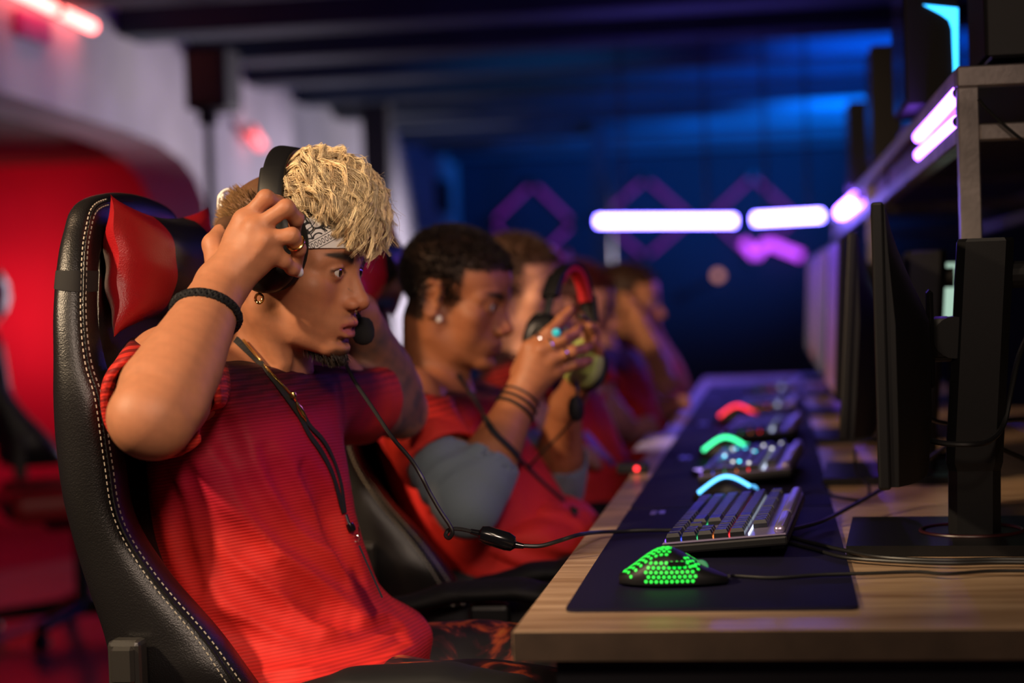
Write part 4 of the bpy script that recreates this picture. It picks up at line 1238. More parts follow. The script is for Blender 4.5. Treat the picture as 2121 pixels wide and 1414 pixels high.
SKIN1 = np.array(srgb(182, 120, 86)); LIP1 = np.array(srgb(172, 92, 84))
def col1(v):
    L = hl(v)
    c = face_color(L, SKIN1, LIP1)
    x, y, z = L.T
    head = (np.linalg.norm(L, axis=1) < 0.17)
    # short dark hair on the sides and back of the head
    n = noise_fn(11, 45, 3)(L.astype(f32))
    hl_ = sstep(0.012, 0.022, z-0.030*sstep(0.0, 0.06, x)+0.003*n)*sstep(0.072, 0.060, x)
    back = sstep(-0.012, -0.03, x+0.004*n)*sstep(-0.065, -0.045, z)
    w = np.clip(np.maximum(hl_, back), 0, 1)*head
    c = mixc(c, (0.075, 0.038, 0.018), w*0.9)
    # goatee and faint moustache
    g = sstep(-0.104, -0.112, z+0.0015*n)*sstep(0.050, 0.064, x)*sstep(0.028, 0.018, np.abs(y))
    g2 = np.exp(-((z+0.0975)/0.005)**2)*sstep(0.006, 0.003, np.abs(y))*sstep(0.07, 0.08, x)
    g3 = np.exp(-((z+0.060)/0.004)**2)*sstep(0.024, 0.016, np.abs(y))*sstep(0.07, 0.08, x)*0.22
    c = mixc(c, (0.022, 0.013, 0.009), np.clip(g*0.85+g2*0.6+g3, 0, 1)*head)
    # brow slit tattoo mark on the nose side
    tm = np.exp(-(((x-0.090)*0.6+(z+0.020))/0.0012)**2)*np.exp(-((z+0.020)/0.004)**2)*(y < 0)*(np.abs(y) < 0.016)
    c = mixc(c, (0.05, 0.06, 0.06), tm*0.6*head)
    # grey sleeve tattoo on the left forearm
    ab = wr_l-el_l; t = ((v-el_l)@ab)/(ab@ab)
    dl = np.linalg.norm(v-el_l-t[:, None]*ab, axis=1)
    n2 = noise_fn(21, 22, 3)(v.astype(f32))
    w = sstep(0.02, 0.05, t+0.07*n2)*sstep(0.95, 0.88, t)*(dl < 0.07)*(v[:, 1] > 2.4)*(0.62+0.3*np.clip(n2, -0.5, 1))
    c = mixc(c, (0.075, 0.070, 0.068), np.clip(w, 0, 0.92))
    # pale nail polish on the little finger, natural nails elsewhere
    for q, colr in (('p', (0.8, 0.78, 0.76)), ('r', (0.62, 0.40, 0.33)), ('m', (0.62, 0.40, 0.33))):
        tip = fing_r[q][-1]+0.004*(fing_r[q][-1]-fing_r[q][-2])/np.linalg.norm(fing_r[q][-1]-fing_r[q][-2])
        w = sstep(0.0075, 0.0055, np.linalg.norm(v-tip-np.array([0.002, -0.005, 0.0]), axis=1))
        c = mixc(c, colr, w)
    return np.clip(c, 0, 1)
body1 = sdf_object('body', F, 0.0021, (-0.85, 1.76, 0.62), (-0.35, 2.82, 1.30), M['skin_tan'], p1, col1, 1)
gaze = HR @ np.array([1, 0.05, 0.03])
eyeballs(HO, HR, HS, gaze, p1)
# ------------------------------------------------------------------ helpers for things laid on surfaces
def bvh_of(*objs):
    vs = []; fs = []
    for o in objs:
        n = len(vs)
        vs += [v.co.copy() for v in o.data.vertices]; fs += [tuple(i+n for i in p.vertices) for p in o.data.polygons]
    return BVHTree.FromPolygons(vs, fs)
def on(bvh, px, py, lift=0.003, fallback=2.2):
    d = Vector(ray(px, py)).normalized()
    h, n, i, dist = bvh.ray_cast(Vector(CAM), d)
    if h is None: return P(px, py, fallback), -np.array(d)
    return np.array(h)-np.array(d)*lift, np.array(n)
def ribbon(pts, nrm, width, thick=0.0012):
    pts = [A3(p) for p in pts]; rings = []
    for i, p in enumerate(pts):
        t = pts[min(i+1, len(pts)-1)]-pts[max(i-1, 0)]; t /= np.linalg.norm(t)
        n = A3(nrm[i]); n = n-t*(n@t); n /= (np.linalg.norm(n)+1e-9)
        s = np.cross(t, n)
        w = width if not hasattr(width, '__len__') else width[i]
        rings.append([p-s*w/2, p+s*w/2, p+s*w/2+n*thick, p-s*w/2+n*thick])
    return MB().loft(rings)
def resample(pts, n):
    pts = np.array(pts); d = np.r_[0, np.cumsum(np.linalg.norm(np.diff(pts, axis=0), axis=1))]
    s = np.linspace(0, d[-1], n)
    return np.stack([np.interp(s, d, pts[:, i]) for i in range(pts.shape[1])], 1)

# jersey material: colour attribute times fine knit lines
def jersey_mat(name):
    m = mat(name, (0.6, 0.03, 0.03), 0.65, spec=0.25)
    nt, b = nodes_of(m)
    at = nt.nodes.new('ShaderNodeAttribute'); at.attribute_name = 'Col'
    tc = nt.nodes.new('ShaderNodeTexCoord')
    mp = nt.nodes.new('ShaderNodeMapping'); mp.inputs['Rotation'].default_value = (0.06, 0.14, 0)
    wv = nt.nodes.new('ShaderNodeTexWave'); wv.wave_type = 'BANDS'; wv.bands_direction = 'Z'
    wv.inputs['Scale'].default_value = 78; wv.inputs['Distortion'].default_value = 0.8; wv.inputs['Detail'].default_value = 1; wv.inputs['Detail Scale'].default_value = 0.15
    nt.links.new(tc.outputs['Object'], mp.inputs['Vector']); nt.links.new(mp.outputs['Vector'], wv.inputs['Vector'])
    mr = nt.nodes.new('ShaderNodeMapRange'); mr.inputs['To Min'].default_value = 0.74; mr.inputs['To Max'].default_value = 1.05
    nt.links.new(wv.outputs['Fac'], mr.inputs['Value'])
    mx = nt.nodes.new('ShaderNodeMix'); mx.data_type = 'RGBA'; mx.blend_type = 'MULTIPLY'; mx.inputs[0].default_value = 1
    nt.links.new(at.outputs['Color'], mx.inputs[6]); nt.links.new(mr.outputs['Result'], mx.inputs[7])
    nt.links.new(mx.outputs[2], b.inputs['Base Color'])
    bp = nt.nodes.new('ShaderNodeBump'); bp.inputs['Strength'].default_value = 0.25; bp.inputs['Distance'].default_value = 0.001
    nt.links.new(wv.outputs['Fac'], bp.inputs['Height']); nt.links.new(bp.outputs['Normal'], b.inputs['Normal'])
    return m
M['jersey'] = jersey_mat('jersey_red')

# ------------------------------------------------------------------ jersey of the blond man
F = Field()
YS = 2.275
F.loft([P(640, 1405, YS), P(575, 1270, YS), P(533, 1110, YS), P(512, 960, YS), P(500, 860, YS), P(515, 800, YS)], (0.12, 1, 0),
       [(0.175, 0.115), (0.170, 0.128), (0.165, 0.124), (0.170, 0.118), (0.160, 0.100), (0.095, 0.075)], 0.03)
F.ell(P(738, 1342, YS), (0.088, 0.215, 0.046), 0.05)
F.ell(P(620, 1400, YS), (0.16, 0.215, 0.065), 0.04)
F.chain([P(505, 815, 2.24), sh_r, 0.40*sh_r+0.60*el_r], [0.068, 0.070, 0.0675], 0.035)
F.chain([P(600, 820, 2.33), sh_l, 0.52*sh_l+0.48*el_l], [0.066, 0.070, 0.064], 0.035)
F.chain([P(512, 815, 2.28), P(536, 768, 2.275)], [0.085, 0.070], 0.03)
fold2 = noise_fn(8, 7, 2); fold3 = noise_fn(9, 16, 2)
def sdf_hit(F, px, py):
    d = ray(px, py); d = d/np.linalg.norm(d); t = 1.6
    for _ in range(90):
        p = CAM+d*t; v = float(F.eval(p.astype(f32)[None])[0])
        if v < 0.0004: return p, d
        t += max(v*0.7, 0.0008)
        if t > 3: break
    return None, d
valleys = [[(379, 995), (429, 1078), (494, 1121), (559, 1169), (660, 1252)], [(494, 943), (538, 1026), (603, 1095), (660, 1147), (720, 1205)],
           [(560, 930), (600, 1000), (650, 1070), (715, 1120)], [(364, 956), (403, 1104), (418, 1175)], [(330, 990), (352, 1070), (372, 1150), (400, 1215)],
           [(643, 974), (690, 1043), (722, 1130), (752, 1191)], [(509, 1360), (630, 1338), (743, 1312), (821, 1282)], [(565, 1399), (695, 1362), (838, 1312)],
           [(450, 1290), (494, 1321), (581, 1334)], [(420, 1130), (480, 1210), (560, 1262), (650, 1300)], [(430, 860), (470, 900), (500, 950)], [(600, 1180), (680, 1250), (760, 1290)]]
cuts = []
for vl in valleys:
    pts = []
    for (x, y, _) in catmull([(a, b, 0) for a, b in vl], 3):
        h, d = sdf_hit(F, x, y)
        if h is not None: pts.append(h-d*0.0100)
    if len(pts) > 2: cuts.append(pts)
for pts in cuts:
    n = len(pts); rr = [0.0235*(0.50+0.50*math.sin(math.pi*(k+0.5)/n)) for k in range(n)]
    F.chain(pts, rr, 0.010, 's')
def folds(p): return (0.0016*fold2(p)+0.0007*fold3(p)).astype(f32)
F.disp(folds, P(560, 1100, YS), 0.8, 0.01)
# openings: arms, neck, hem
F.chain([0.7*sh_r+0.3*el_r, el_r, el_r+(el_r-sh_r)*0.5], [0.054, 0.0630, 0.066], 0.003, 's')
F.chain([0.75*sh_l+0.25*el_l, el_l, el_l+(el_l-sh_l)*0.5], [0.053, 0.061, 0.062], 0.003, 's')
F.chain([neck_base, hw((-0.022, 0, -0.055)), hw((-0.02, 0, 0.0))], [0.066, 0.067, 0.075], 0.004, 's')
F.plane_cut(P(540, 742, 2.26), (0.30, 0.0, 1.0), 0.004)
def cut_sleeve(F, s, e, t):
    d = (e-s)/np.linalg.norm(e-s); c = s+(e-s)*t
    # remove the sleeve end beyond the plane, only near the arm
    cc = (c+d*0.10).astype(f32)
    F.chain([c+d*0.06, c+d*0.16], [0.060, 0.062], 0.004, 's')
F.disc_cut(sh_r+(el_r-sh_r)*0.62, el_r-sh_r+np.array([0.05, 0, -0.02]), 0.12)
F.disc_cut(sh_l+(el_l-sh_l)*0.52, el_l-sh_l, 0.12)
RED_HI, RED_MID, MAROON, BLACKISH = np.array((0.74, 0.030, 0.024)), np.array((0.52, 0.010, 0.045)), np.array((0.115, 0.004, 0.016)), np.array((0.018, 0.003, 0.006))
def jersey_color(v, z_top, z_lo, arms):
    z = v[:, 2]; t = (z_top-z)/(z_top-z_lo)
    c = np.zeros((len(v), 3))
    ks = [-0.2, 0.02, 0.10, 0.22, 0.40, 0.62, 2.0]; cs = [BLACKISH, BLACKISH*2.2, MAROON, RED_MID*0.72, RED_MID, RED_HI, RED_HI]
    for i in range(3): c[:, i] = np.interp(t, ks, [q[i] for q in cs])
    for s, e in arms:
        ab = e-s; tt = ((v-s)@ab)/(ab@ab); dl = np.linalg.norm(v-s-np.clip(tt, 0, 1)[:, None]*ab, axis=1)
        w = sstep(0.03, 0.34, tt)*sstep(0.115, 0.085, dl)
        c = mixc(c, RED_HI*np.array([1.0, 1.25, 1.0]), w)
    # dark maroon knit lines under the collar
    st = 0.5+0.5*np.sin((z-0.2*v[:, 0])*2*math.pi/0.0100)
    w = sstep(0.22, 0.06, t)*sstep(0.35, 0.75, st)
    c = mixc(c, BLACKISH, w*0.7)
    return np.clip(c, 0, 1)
z_top1, z_lo1 = P(540, 745, YS)[2], P(600, 1300, YS)[2]
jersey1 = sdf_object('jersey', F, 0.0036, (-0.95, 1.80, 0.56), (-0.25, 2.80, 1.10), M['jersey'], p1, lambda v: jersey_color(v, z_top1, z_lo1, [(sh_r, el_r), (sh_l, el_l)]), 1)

# trousers
M['flame_cloth'] = mat('flame_cloth', (0.02, 0.01, 0.01), 0.7)
nt, b = nodes_of(M['flame_cloth'])
tc = nt.nodes.new('ShaderNodeTexCoord')
vz = nt.nodes.new('ShaderNodeTexNoise'); vz.inputs['Scale'].default_value = 11; vz.inputs['Detail'].default_value = 6; vz.inputs['Distortion'].default_value = 2.2
rp = nt.nodes.new('ShaderNodeValToRGB'); e = rp.color_ramp.elements
e[0].position = 0.46; e[0].color = (0.006, 0.004, 0.005, 1)
e[1].position = 0.82; e[1].color = (0.75, 0.30, 0.04, 1)
e2 = e.new(0.53); e2.color = (0.05, 0.006, 0.010, 1)
e3 = e.new(0.61); e3.color = (0.42, 0.06, 0.015, 1)
nt.links.new(tc.outputs['Object'], vz.inputs['Vector']); nt.links.new(vz.outputs['Fac'], rp.inputs['Fac']); nt.links.new(rp.outputs['Color'], b.inputs['Base Color'])
M['dark_cloth'] = mat('dark_cloth', (0.012, 0.012, 0.016), 0.8)
M['shoe'] = mat('shoe_dark', (0.03, 0.03, 0.035), 0.6)
def legs(parent, hip, knee_x, y_off, m, zt_=0.565, foot_x=None, seat_z=0.56):
    """hip: (x, y); two bent legs with trousers, shoes on the floor"""
    F = Field(); hx, hy = hip
    fx = knee_x-0.06 if foot_x is None else foot_x
    F.ell((hx, hy, seat_z), (0.14, 0.19, 0.09), 0.05)
    n = noise_fn(31, 6, 2)
    for s in (-1, 1):
        yk = hy+s*y_off
        F.chain([(hx, hy+s*0.09, seat_z), (0.5*(hx+knee_x), hy+s*(0.09+y_off)/2, zt_), (knee_x, yk, zt_-0.01)], [0.092, 0.084, 0.066], 0.03)
        F.chain([(knee_x, yk, zt_-0.01), (0.6*knee_x+0.4*fx+0.01, yk, 0.36), (fx, yk, 0.11)], [0.066, 0.060, 0.050], 0.03)
    F.disp(lambda p: (0.004*n(p)).astype(f32), (hx+0.2, hy, 0.4), 1.0, 0.01)
    tr = sdf_object('trousers', F, 0.007, (hx-0.25, hy-0.42, 0.02), (knee_x+0.16, hy+0.42, 0.76), m, parent, None, 1)
    for s in (-1, 1):
        G = Field(); yk = hy+s*y_off
        G.chain([(fx-0.03, yk, 0.045), (fx+0.07, yk, 0.040), (fx+0.16, yk, 0.032)], [0.040, 0.042, 0.032], 0.02)
        G.chain([(fx, yk, 0.05), (fx, yk, 0.10)], [0.042, 0.045], 0.03)
        G.plane_cut((fx, yk, 0.001), (0, 0, -1), 0.002)
        sdf_object('shoe', G, 0.008, (fx-0.1, yk-0.07, -0.01), (fx+0.22, yk+0.07, 0.17), M['shoe'], parent, None, 0)
    return tr
legs(p1, (-0.63, 2.275), -0.16, 0.14, M['flame_cloth'], 0.553, seat_z=0.55)

# ------------------------------------------------------------------ bandana
bvh_b = bvh_of(body1)
_hf = Field(); add_head(_hf, HO, HR, HS, (0, 1), 0.0028)
_v, _q = _hf.mesh(0.003, HO-0.2, HO+0.2)
bvh_h = BVHTree.FromPolygons([tuple(p) for p in _v], [tuple(f) for f in _q])
def scalp(ang, z, lift):
    """point on the head at local height z in local direction ang"""
    d = np.array([math.cos(ang), math.sin(ang), 0.0])
    o = hw(np.array([-0.006, 0, z])+d*0.2); w = hw(np.array([-0.006, 0, z]))-o
    h, n, i, dd = bvh_h.ray_cast(Vector(o), Vector(w).normalized())
    if h is None: return hw(np.array([-0.006, 0, z])+d*0.08)
    w = w/np.linalg.norm(w)
    return np.array(h)-w*lift
def band_z(ang): return 0.0330+0.0225*math.cos(ang)
rows = []; NB, NV = 140, 9
for i in range(NB):
    a = 2*math.pi*i/NB
    zc_ = band_z(a)
    hh = 0.0212
    base = [scalp(a, zc_-hh+2*hh*j/(NV-1), 0.0035+0.0012*math.sin(3.1*j+5*a)*0.5) for j in range(NV)]
    rows.append(base)
for _ in range(2):
    rows = [[(rows[i-1][j]+2*rows[i][j]+rows[(i+1) % NB][j])/4 for j in range(NV)] for i in range(NB)]
vs = []; fs = []; uv = []
cirl = 0.0; 
for i in range(NB+1):
    r = rows[i % NB]
    if i: cirl += np.linalg.norm(np.array(rows[i % NB][4])-rows[i-1][4])
    for j in range(NV): vs.append(r[j]); uv.append((cirl, j/(NV-1)*0.045))
for i in range(NB):
    for j in range(NV-1): fs.append((i*NV+j, (i+1)*NV+j, (i+1)*NV+j+1, i*NV+j+1))
me = bpy.data.meshes.new('bandana'); me.from_pydata([tuple(v) for v in vs], [], fs); me.update()
ul = me.uv_layers.new(name='UVMap')
for p in me.polygons:
    for li in p.loop_indices: ul.data[li].uv = uv[me.loops[li].vertex_index]
bm_ = mat('bandana_paisley', (0.78, 0.76, 0.74), 0.75, sheen=0.2)
nt, b = nodes_of(bm_)
def N(t, **kw):
    n = nt.nodes.new(t)
    for k, v in kw.items(): setattr(n, k, v)
    return n
def MA(op, a, b_=None, c=None):
    n = N('ShaderNodeMath', operation=op)
    for i, x in enumerate((a, b_, c)):
        if x is None: continue
        if hasattr(x, 'links') or hasattr(x, 'is_linked'): nt.links.new(x, n.inputs[i])
        else: n.inputs[i].default_value = x
    return n.outputs[0]
uvn = N('ShaderNodeUVMap'); uvn.uv_map = 'UVMap'
sx = N('ShaderNodeSeparateXYZ'); nt.links.new(uvn.outputs[0], sx.inputs[0])
U_, V_ = sx.outputs[0], sx.outputs[1]
UF = 0.455          # start of the diagonal border along the band
uu = MA('SUBTRACT', U_, UF)
ca, sa = math.cos(math.radians(32)), math.sin(math.radians(32))
t_ = MA('ADD', MA('MULTIPLY', uu, -sa), MA('MULTIPLY', V_, ca))
s_ = MA('ADD', MA('MULTIPLY', uu, ca), MA('MULTIPLY', V_, sa))
t_ = MA('MULTIPLY', t_, -1.0)
def line(c, w): return MA('LESS_THAN', MA('ABSOLUTE', MA('SUBTRACT', t_, c)), w)
l1, l2 = line(0.0, 0.0005), line(0.0125, 0.0005)
sm = MA('SUBTRACT', MA('PINGPONG', s_, 0.0045), 0.00225)
el = MA('ADD', MA('POWER', MA('DIVIDE', sm, 0.0016), 2.0), MA('POWER', MA('DIVIDE', MA('SUBTRACT', t_, 0.0062), 0.0036), 2.0))
ring = MA('LESS_THAN', MA('ABSOLUTE', MA('SUBTRACT', el, 0.9)), 0.36)
vo = N('ShaderNodeTexVoronoi'); vo.feature = 'F1'; vo.inputs['Scale'].default_value = 48
nt.links.new(uvn.outputs[0], vo.inputs['Vector'])
rg = MA('PINGPONG', vo.outputs['Distance'], 0.16)
pais = MA('LESS_THAN', rg, 0.045)
vo2 = N('ShaderNodeTexVoronoi'); vo2.feature = 'DISTANCE_TO_EDGE'; vo2.inputs['Scale'].default_value = 85
nt.links.new(uvn.outputs[0], vo2.inputs['Vector'])
pais = MA('MAXIMUM', pais, MA('LESS_THAN', vo2.outputs['Distance'], 0.05))
left = MA('LESS_THAN', t_, -0.002)
ink = MA('MAXIMUM', MA('MAXIMUM', l1, l2), MA('MAXIMUM', ring, MA('MULTIPLY', pais, left)))
mx = N('ShaderNodeMix', data_type='RGBA'); mx.inputs[6].default_value = (0.80, 0.77, 0.75, 1); mx.inputs[7].default_value = (0.015, 0.014, 0.016, 1)
nt.links.new(ink, mx.inputs[0]); nt.links.new(mx.outputs[2], b.inputs['Base Color'])
band = _finish('bandana', me, bm_, p1, True); band['label'] = 'white bandana with black paisley print'
# knot and loose ends behind the head
M['white_cloth'] = mat('white_cloth', (0.72, 0.69, 0.66), 0.8, bump=(300, 0.2))
kc = P(462, 492, 2.26)
G = Field()
def loop(pts, r0): G.chain(catmull(pts, 5), [r0]*(len(pts)*5-4), 0.004)
loop([P(468, 480, 2.25), P(455, 440, 2.245), P(454, 408, 2.24), P(470, 393, 2.245), P(482, 402, 2.25), P(478, 430, 2.255), P(470, 470, 2.255)], 0.0027)
loop([P(470, 482, 2.24), P(458, 440, 2.235), P(462, 404, 2.235)], 0.0026)
loop([P(470, 480, 2.25), P(455, 500, 2.24), P(446, 520, 2.24), P(452, 545, 2.245), P(466, 540, 2.25), P(470, 510, 2.25)], 0.0042)
loop([P(470, 485, 2.26), P(452, 488, 2.25), P(446, 505, 2.25), P(452, 530, 2.25)], 0.0036)
G.sphere(P(468, 484, 2.25), 0.010, 0.004)
sdf_object('bandana_knot', G, 0.002, (-0.80, 2.18, 1.05), (-0.60, 2.34, 1.26), M['white_cloth'], band, None, 1)

# ------------------------------------------------------------------ blond hair
def head_sdf_local(L):
    """rough distance to the skull in head-local metres"""
    d1 = np.array([-0.010, 0, 0.038]); r1 = np.array([0.094, 0.0745, 0.080])
    q = (L-d1)/r1; k0 = np.linalg.norm(q, axis=-1)
    return (k0-1)*0.078
hair_m = mat('blond_hair', (0.6, 0.45, 0.25), 0.42, attr='Col', spec=0.35)
def strand_mesh(name, paths, radii, cols, m, parent, sides=3):
    """paths (n, k, 3) world, radii (n, k), cols (n, k, 3)"""
    n, k, _ = paths.shape
    t = np.gradient(paths, axis=1); t /= np.linalg.norm(t, axis=2, keepdims=True)+1e-9
    ref = np.array([0.31, 0.52, 0.79]); u = np.cross(t, ref); u /= np.linalg.norm(u, axis=2, keepdims=True)+1e-9
    w = np.cross(t, u)
    ang = np.arange(sides)*2*math.pi/sides
    V = paths[:, :, None, :]+radii[:, :, None, None]*(u[:, :, None, :]*np.cos(ang)[None, None, :, None]+w[:, :, None, :]*np.sin(ang)[None, None, :, None])
    V = V.reshape(-1, 3)
    i = np.arange(n)[:, None, None]*k*sides+np.arange(k-1)[None, :, None]*sides
    a = i+np.arange(sides)[None, None, :]; b = i+((np.arange(sides)+1) % sides)[None, None, :]
    q = np.stack([a, b, b+sides, a+sides], -1).reshape(-1, 4)
    me = bpy.data.meshes.new(name)
    me.vertices.add(len(V)); me.vertices.foreach_set('co', V.astype(f32).ravel())
    me.loops.add(len(q)*4); me.loops.foreach_set('vertex_index', q.astype(np.int32).ravel())
    me.polygons.add(len(q)); me.polygons.foreach_set('loop_start', np.arange(0, len(q)*4, 4, dtype=np.int32))
    me.update(calc_edges=True)
    ca = me.color_attributes.new('Col', 'FLOAT_COLOR', 'POINT')
    cc = np.ones((n, k, sides, 4), dtype=f32); cc[..., :3] = cols[:, :, None, :]
    ca.data.foreach_set('color', cc.ravel())
    o = _finish(name, me, m, parent, True); return o

rg_ = np.random.default_rng(42)
KS = 14
apx = hl(P(598, 324, 2.235)[None])[0]
def hair_clump_guides(nc):
    G_ = []; cen0 = np.array([-0.010, 0, 0.038]); rad0 = np.array([0.094, 0.0745, 0.080])
    wav = noise_fn(91, 16, 2); wav2 = noise_fn(92, 9, 2)
    while len(G_) < nc:
        x = rg_.uniform(apx[0]+0.012, 0.080); y = rg_.uniform(-0.066, 0.066)
        rr = ((x+0.010)/0.094)**2+(y/0.0745)**2
        if rr > 0.95: continue
        z = 0.038+0.080*math.sqrt(1-rr)
        if z < 0.076+0.10*max(0, x-0.045): continue
        d0 = (np.array([x, y, z])-cen0)/rad0; d0 /= np.linalg.norm(d0)
        front = np.clip((x+0.02)/0.09, 0, 1); low = np.clip((0.108-z)/0.03, 0, 1)
        s = np.linspace(0, 1, KS)
        L_ = rg_.uniform(0.45, 0.85)*(1-0.25*low)*(1+0.35*front)                    # radians over the skull
        yaw = 0.35*y/0.07+0.35*float(wav2(np.array([[x, y, z]], dtype=f32))[0])+rg_.normal(0, 0.10)-0.10
        h0 = rg_.uniform(0.15, 1.0)**0.8*(0.046-0.020*low+0.012*front)            # layer height
        pts = []
        d = d0.copy(); fwd = np.array([math.cos(yaw), math.sin(yaw), 0.0])
        for k in range(KS):
            t = fwd-d*(fwd@d); t /= np.linalg.norm(t)+1e-9
            # heading keeps forward, then down over the brow
            off = h0*math.sin(min(1, s[k]*2.0+0.10)*math.pi/2)*(1-0.30*max(0, s[k]-0.6)/0.4)
            pts.append(cen0+rad0*d+d*off)
            d = d+t*L_/KS; d /= np.linalg.norm(d)
            if d[0] > 0.75: fwd = np.array([0.6, math.sin(yaw)*0.6, -0.6])
        p = np.array(pts)
        tv = np.gradient(p, axis=0); tv /= np.linalg.norm(tv, axis=1, keepdims=True)
        nr = p-cen0; nr /= np.linalg.norm(nr, axis=1, keepdims=True)
        sd = np.cross(tv, nr); sd /= np.linalg.norm(sd, axis=1, keepdims=True)
        # waves shared by neighbouring locks, curlier at the tips
        ph = 2.2*wav(p.astype(f32)[:1])[0]+rg_.normal(0, 0.5)
        fr = rg_.uniform(1.3, 2.1)
        amp = (0.0022+0.0062*s**1.2)*rg_.uniform(0.7, 1.3)
        p = p+sd*(amp*np.sin(2*math.pi*fr*s+ph))[:, None]+nr*(0.8*amp*np.cos(2*math.pi*fr*s+ph))[:, None]
        # tips curl away a little
        p = p+nr*(rg_.normal(0.001, 0.009)*s**3)[:, None]+sd*(rg_.normal(0, 0.009)*s**3)[:, None]
        dd = head_sdf_local(p); p = p+nr*np.clip(0.003+0.005*s-dd, 0, None)[:, None]
        side_ = np.clip((0.062-p[:, 0])/0.012, 0, 1)*np.clip((np.abs(p[:, 1])-0.01)/0.02, 0, 1)     # the sides stay above the bandana
        zmin = 0.082+0.004*rg_.normal()
        p[:, 2] = p[:, 2]+side_*np.clip(zmin-p[:, 2], 0, None)*0.9
        G_.append((p, front))
    return G_
guides = hair_clump_guides(900)
NS = 18
paths = []; radii = []; cols = []
s = np.linspace(0, 1, KS)
for p, front in guides:
    tone = rg_.uniform(0.75, 1.15); warmth = rg_.uniform(-0.04, 0.04)
    for j in range(NS):
        o = rg_.normal(size=3); o /= np.linalg.norm(o)
        o *= rg_.uniform(0.0008, 0.0040)
        w = 0.7+0.35*np.sin(s*math.pi)-0.25*s
        q = p+o[None]*w[:, None]
        k2 = rg_.uniform(1.2, 2.6); wob = rg_.normal(0, 0.0014, size=(1, 3))*np.sin(2*math.pi*k2*s+rg_.uniform(0, 6.28))[:, None]
        q = q+wob*np.clip(s*2, 0, 1)[:, None]
        if rg_.random() < 0.07: q = q+rg_.normal(0, 0.009, size=3)[None]*(s**2)[:, None]
        paths.append(q); radii.append(np.interp(s, [0, 0.5, 1], [0.00050, 0.00046, 0.00012])*rg_.uniform(0.7, 1.3))
        c0 = np.array((0.26, 0.15, 0.065)); c1_ = np.array((0.86, 0.67, 0.40))
        tt = np.clip(s*2.4+0.10, 0, 1)
        cols.append((c0[None]*(1-tt[:, None])+c1_[None]*tt[:, None])*tone*np.array([1+warmth, 1, 1-warmth])*rg_.uniform(0.8, 1.15))
paths = np.array(paths); wp_ = HO+HS*(paths@HR.T)
hair = strand_mesh('hair', wp_, np.array(radii), np.array(cols), hair_m, p1); hair['label'] = 'curly blond hair'
# short brown hair of the shaved sides, standing off the skin
sp_, sr_, sc_ = [], [], []
sk = np.linspace(0, 1, 4)
while len(sp_) < 5200:
    a = rg_.uniform(0, 2*math.pi); z = rg_.uniform(-0.045, 0.085)
    x0 = math.cos(a)
    if x0 > 0.30 and z < 0.075: continue
    if x0 > -0.2 and z < 0.02: continue
    q0 = scalp(a, z, -0.0005)
    nrm = q0-hw((-0.010, 0, 0.03)); nrm /= np.linalg.norm(nrm)
    d = nrm*0.8+HR[:, 0]*(-0.1)+np.array([0, 0, 0.25 if z > 0.03 else -0.3])+rg_.normal(0, 0.15, 3)
    d /= np.linalg.norm(d)
    ln = 0.010 if x0 < -0.4 else 0.006
    sp_.append(q0[None]+d[None]*(sk*ln*rg_.uniform(0.6, 1.3))[:, None]); sr_.append(np.array([0.0006, 0.0005, 0.0004, 0.0001]))
    base = np.array((0.10, 0.055, 0.026)) if x0 > -0.5 else np.array((0.30, 0.17, 0.07))
    sc_.append(np.tile(base*rg_.uniform(0.7, 1.3), (4, 1)))
sh_ = strand_mesh('shaved_hair', np.array(sp_), np.array(sr_), np.array(sc_), hair_m, p1); sh_['label'] = 'short brown hair at the sides'
# goatee strands
sp_, sr_, sc_ = [], [], []
for _ in range(900):
    y = rg_.normal(0, 0.010); x = 0.090-abs(y)*0.5+rg_.uniform(-0.036, 0.006)
    o = hw((x, y, -0.16)); h, n_, i_, d_ = bvh_h.ray_cast(Vector(o), Vector(HR[:, 2]))
    if h is None: continue
    q0 = np.array(h)
    if hl(q0[None])[0][2] > -0.102 or abs(y) > 0.024: continue
    d = -HR[:, 2]*1.0+HR[:, 0]*rg_.uniform(0.1, 0.8)+rg_.normal(0, 0.2, 3); d /= np.linalg.norm(d)
    sp_.append(q0[None]+d[None]*(sk*rg_.uniform(0.005, 0.014))[:, None]); sr_.append(np.array([0.0005, 0.0005, 0.0004, 0.0001])); sc_.append(np.tile(np.array((0.02, 0.012, 0.008)), (4, 1)))
strand_mesh('goatee', np.array(sp_), np.array(sr_), np.array(sc_), hair_m, p1)

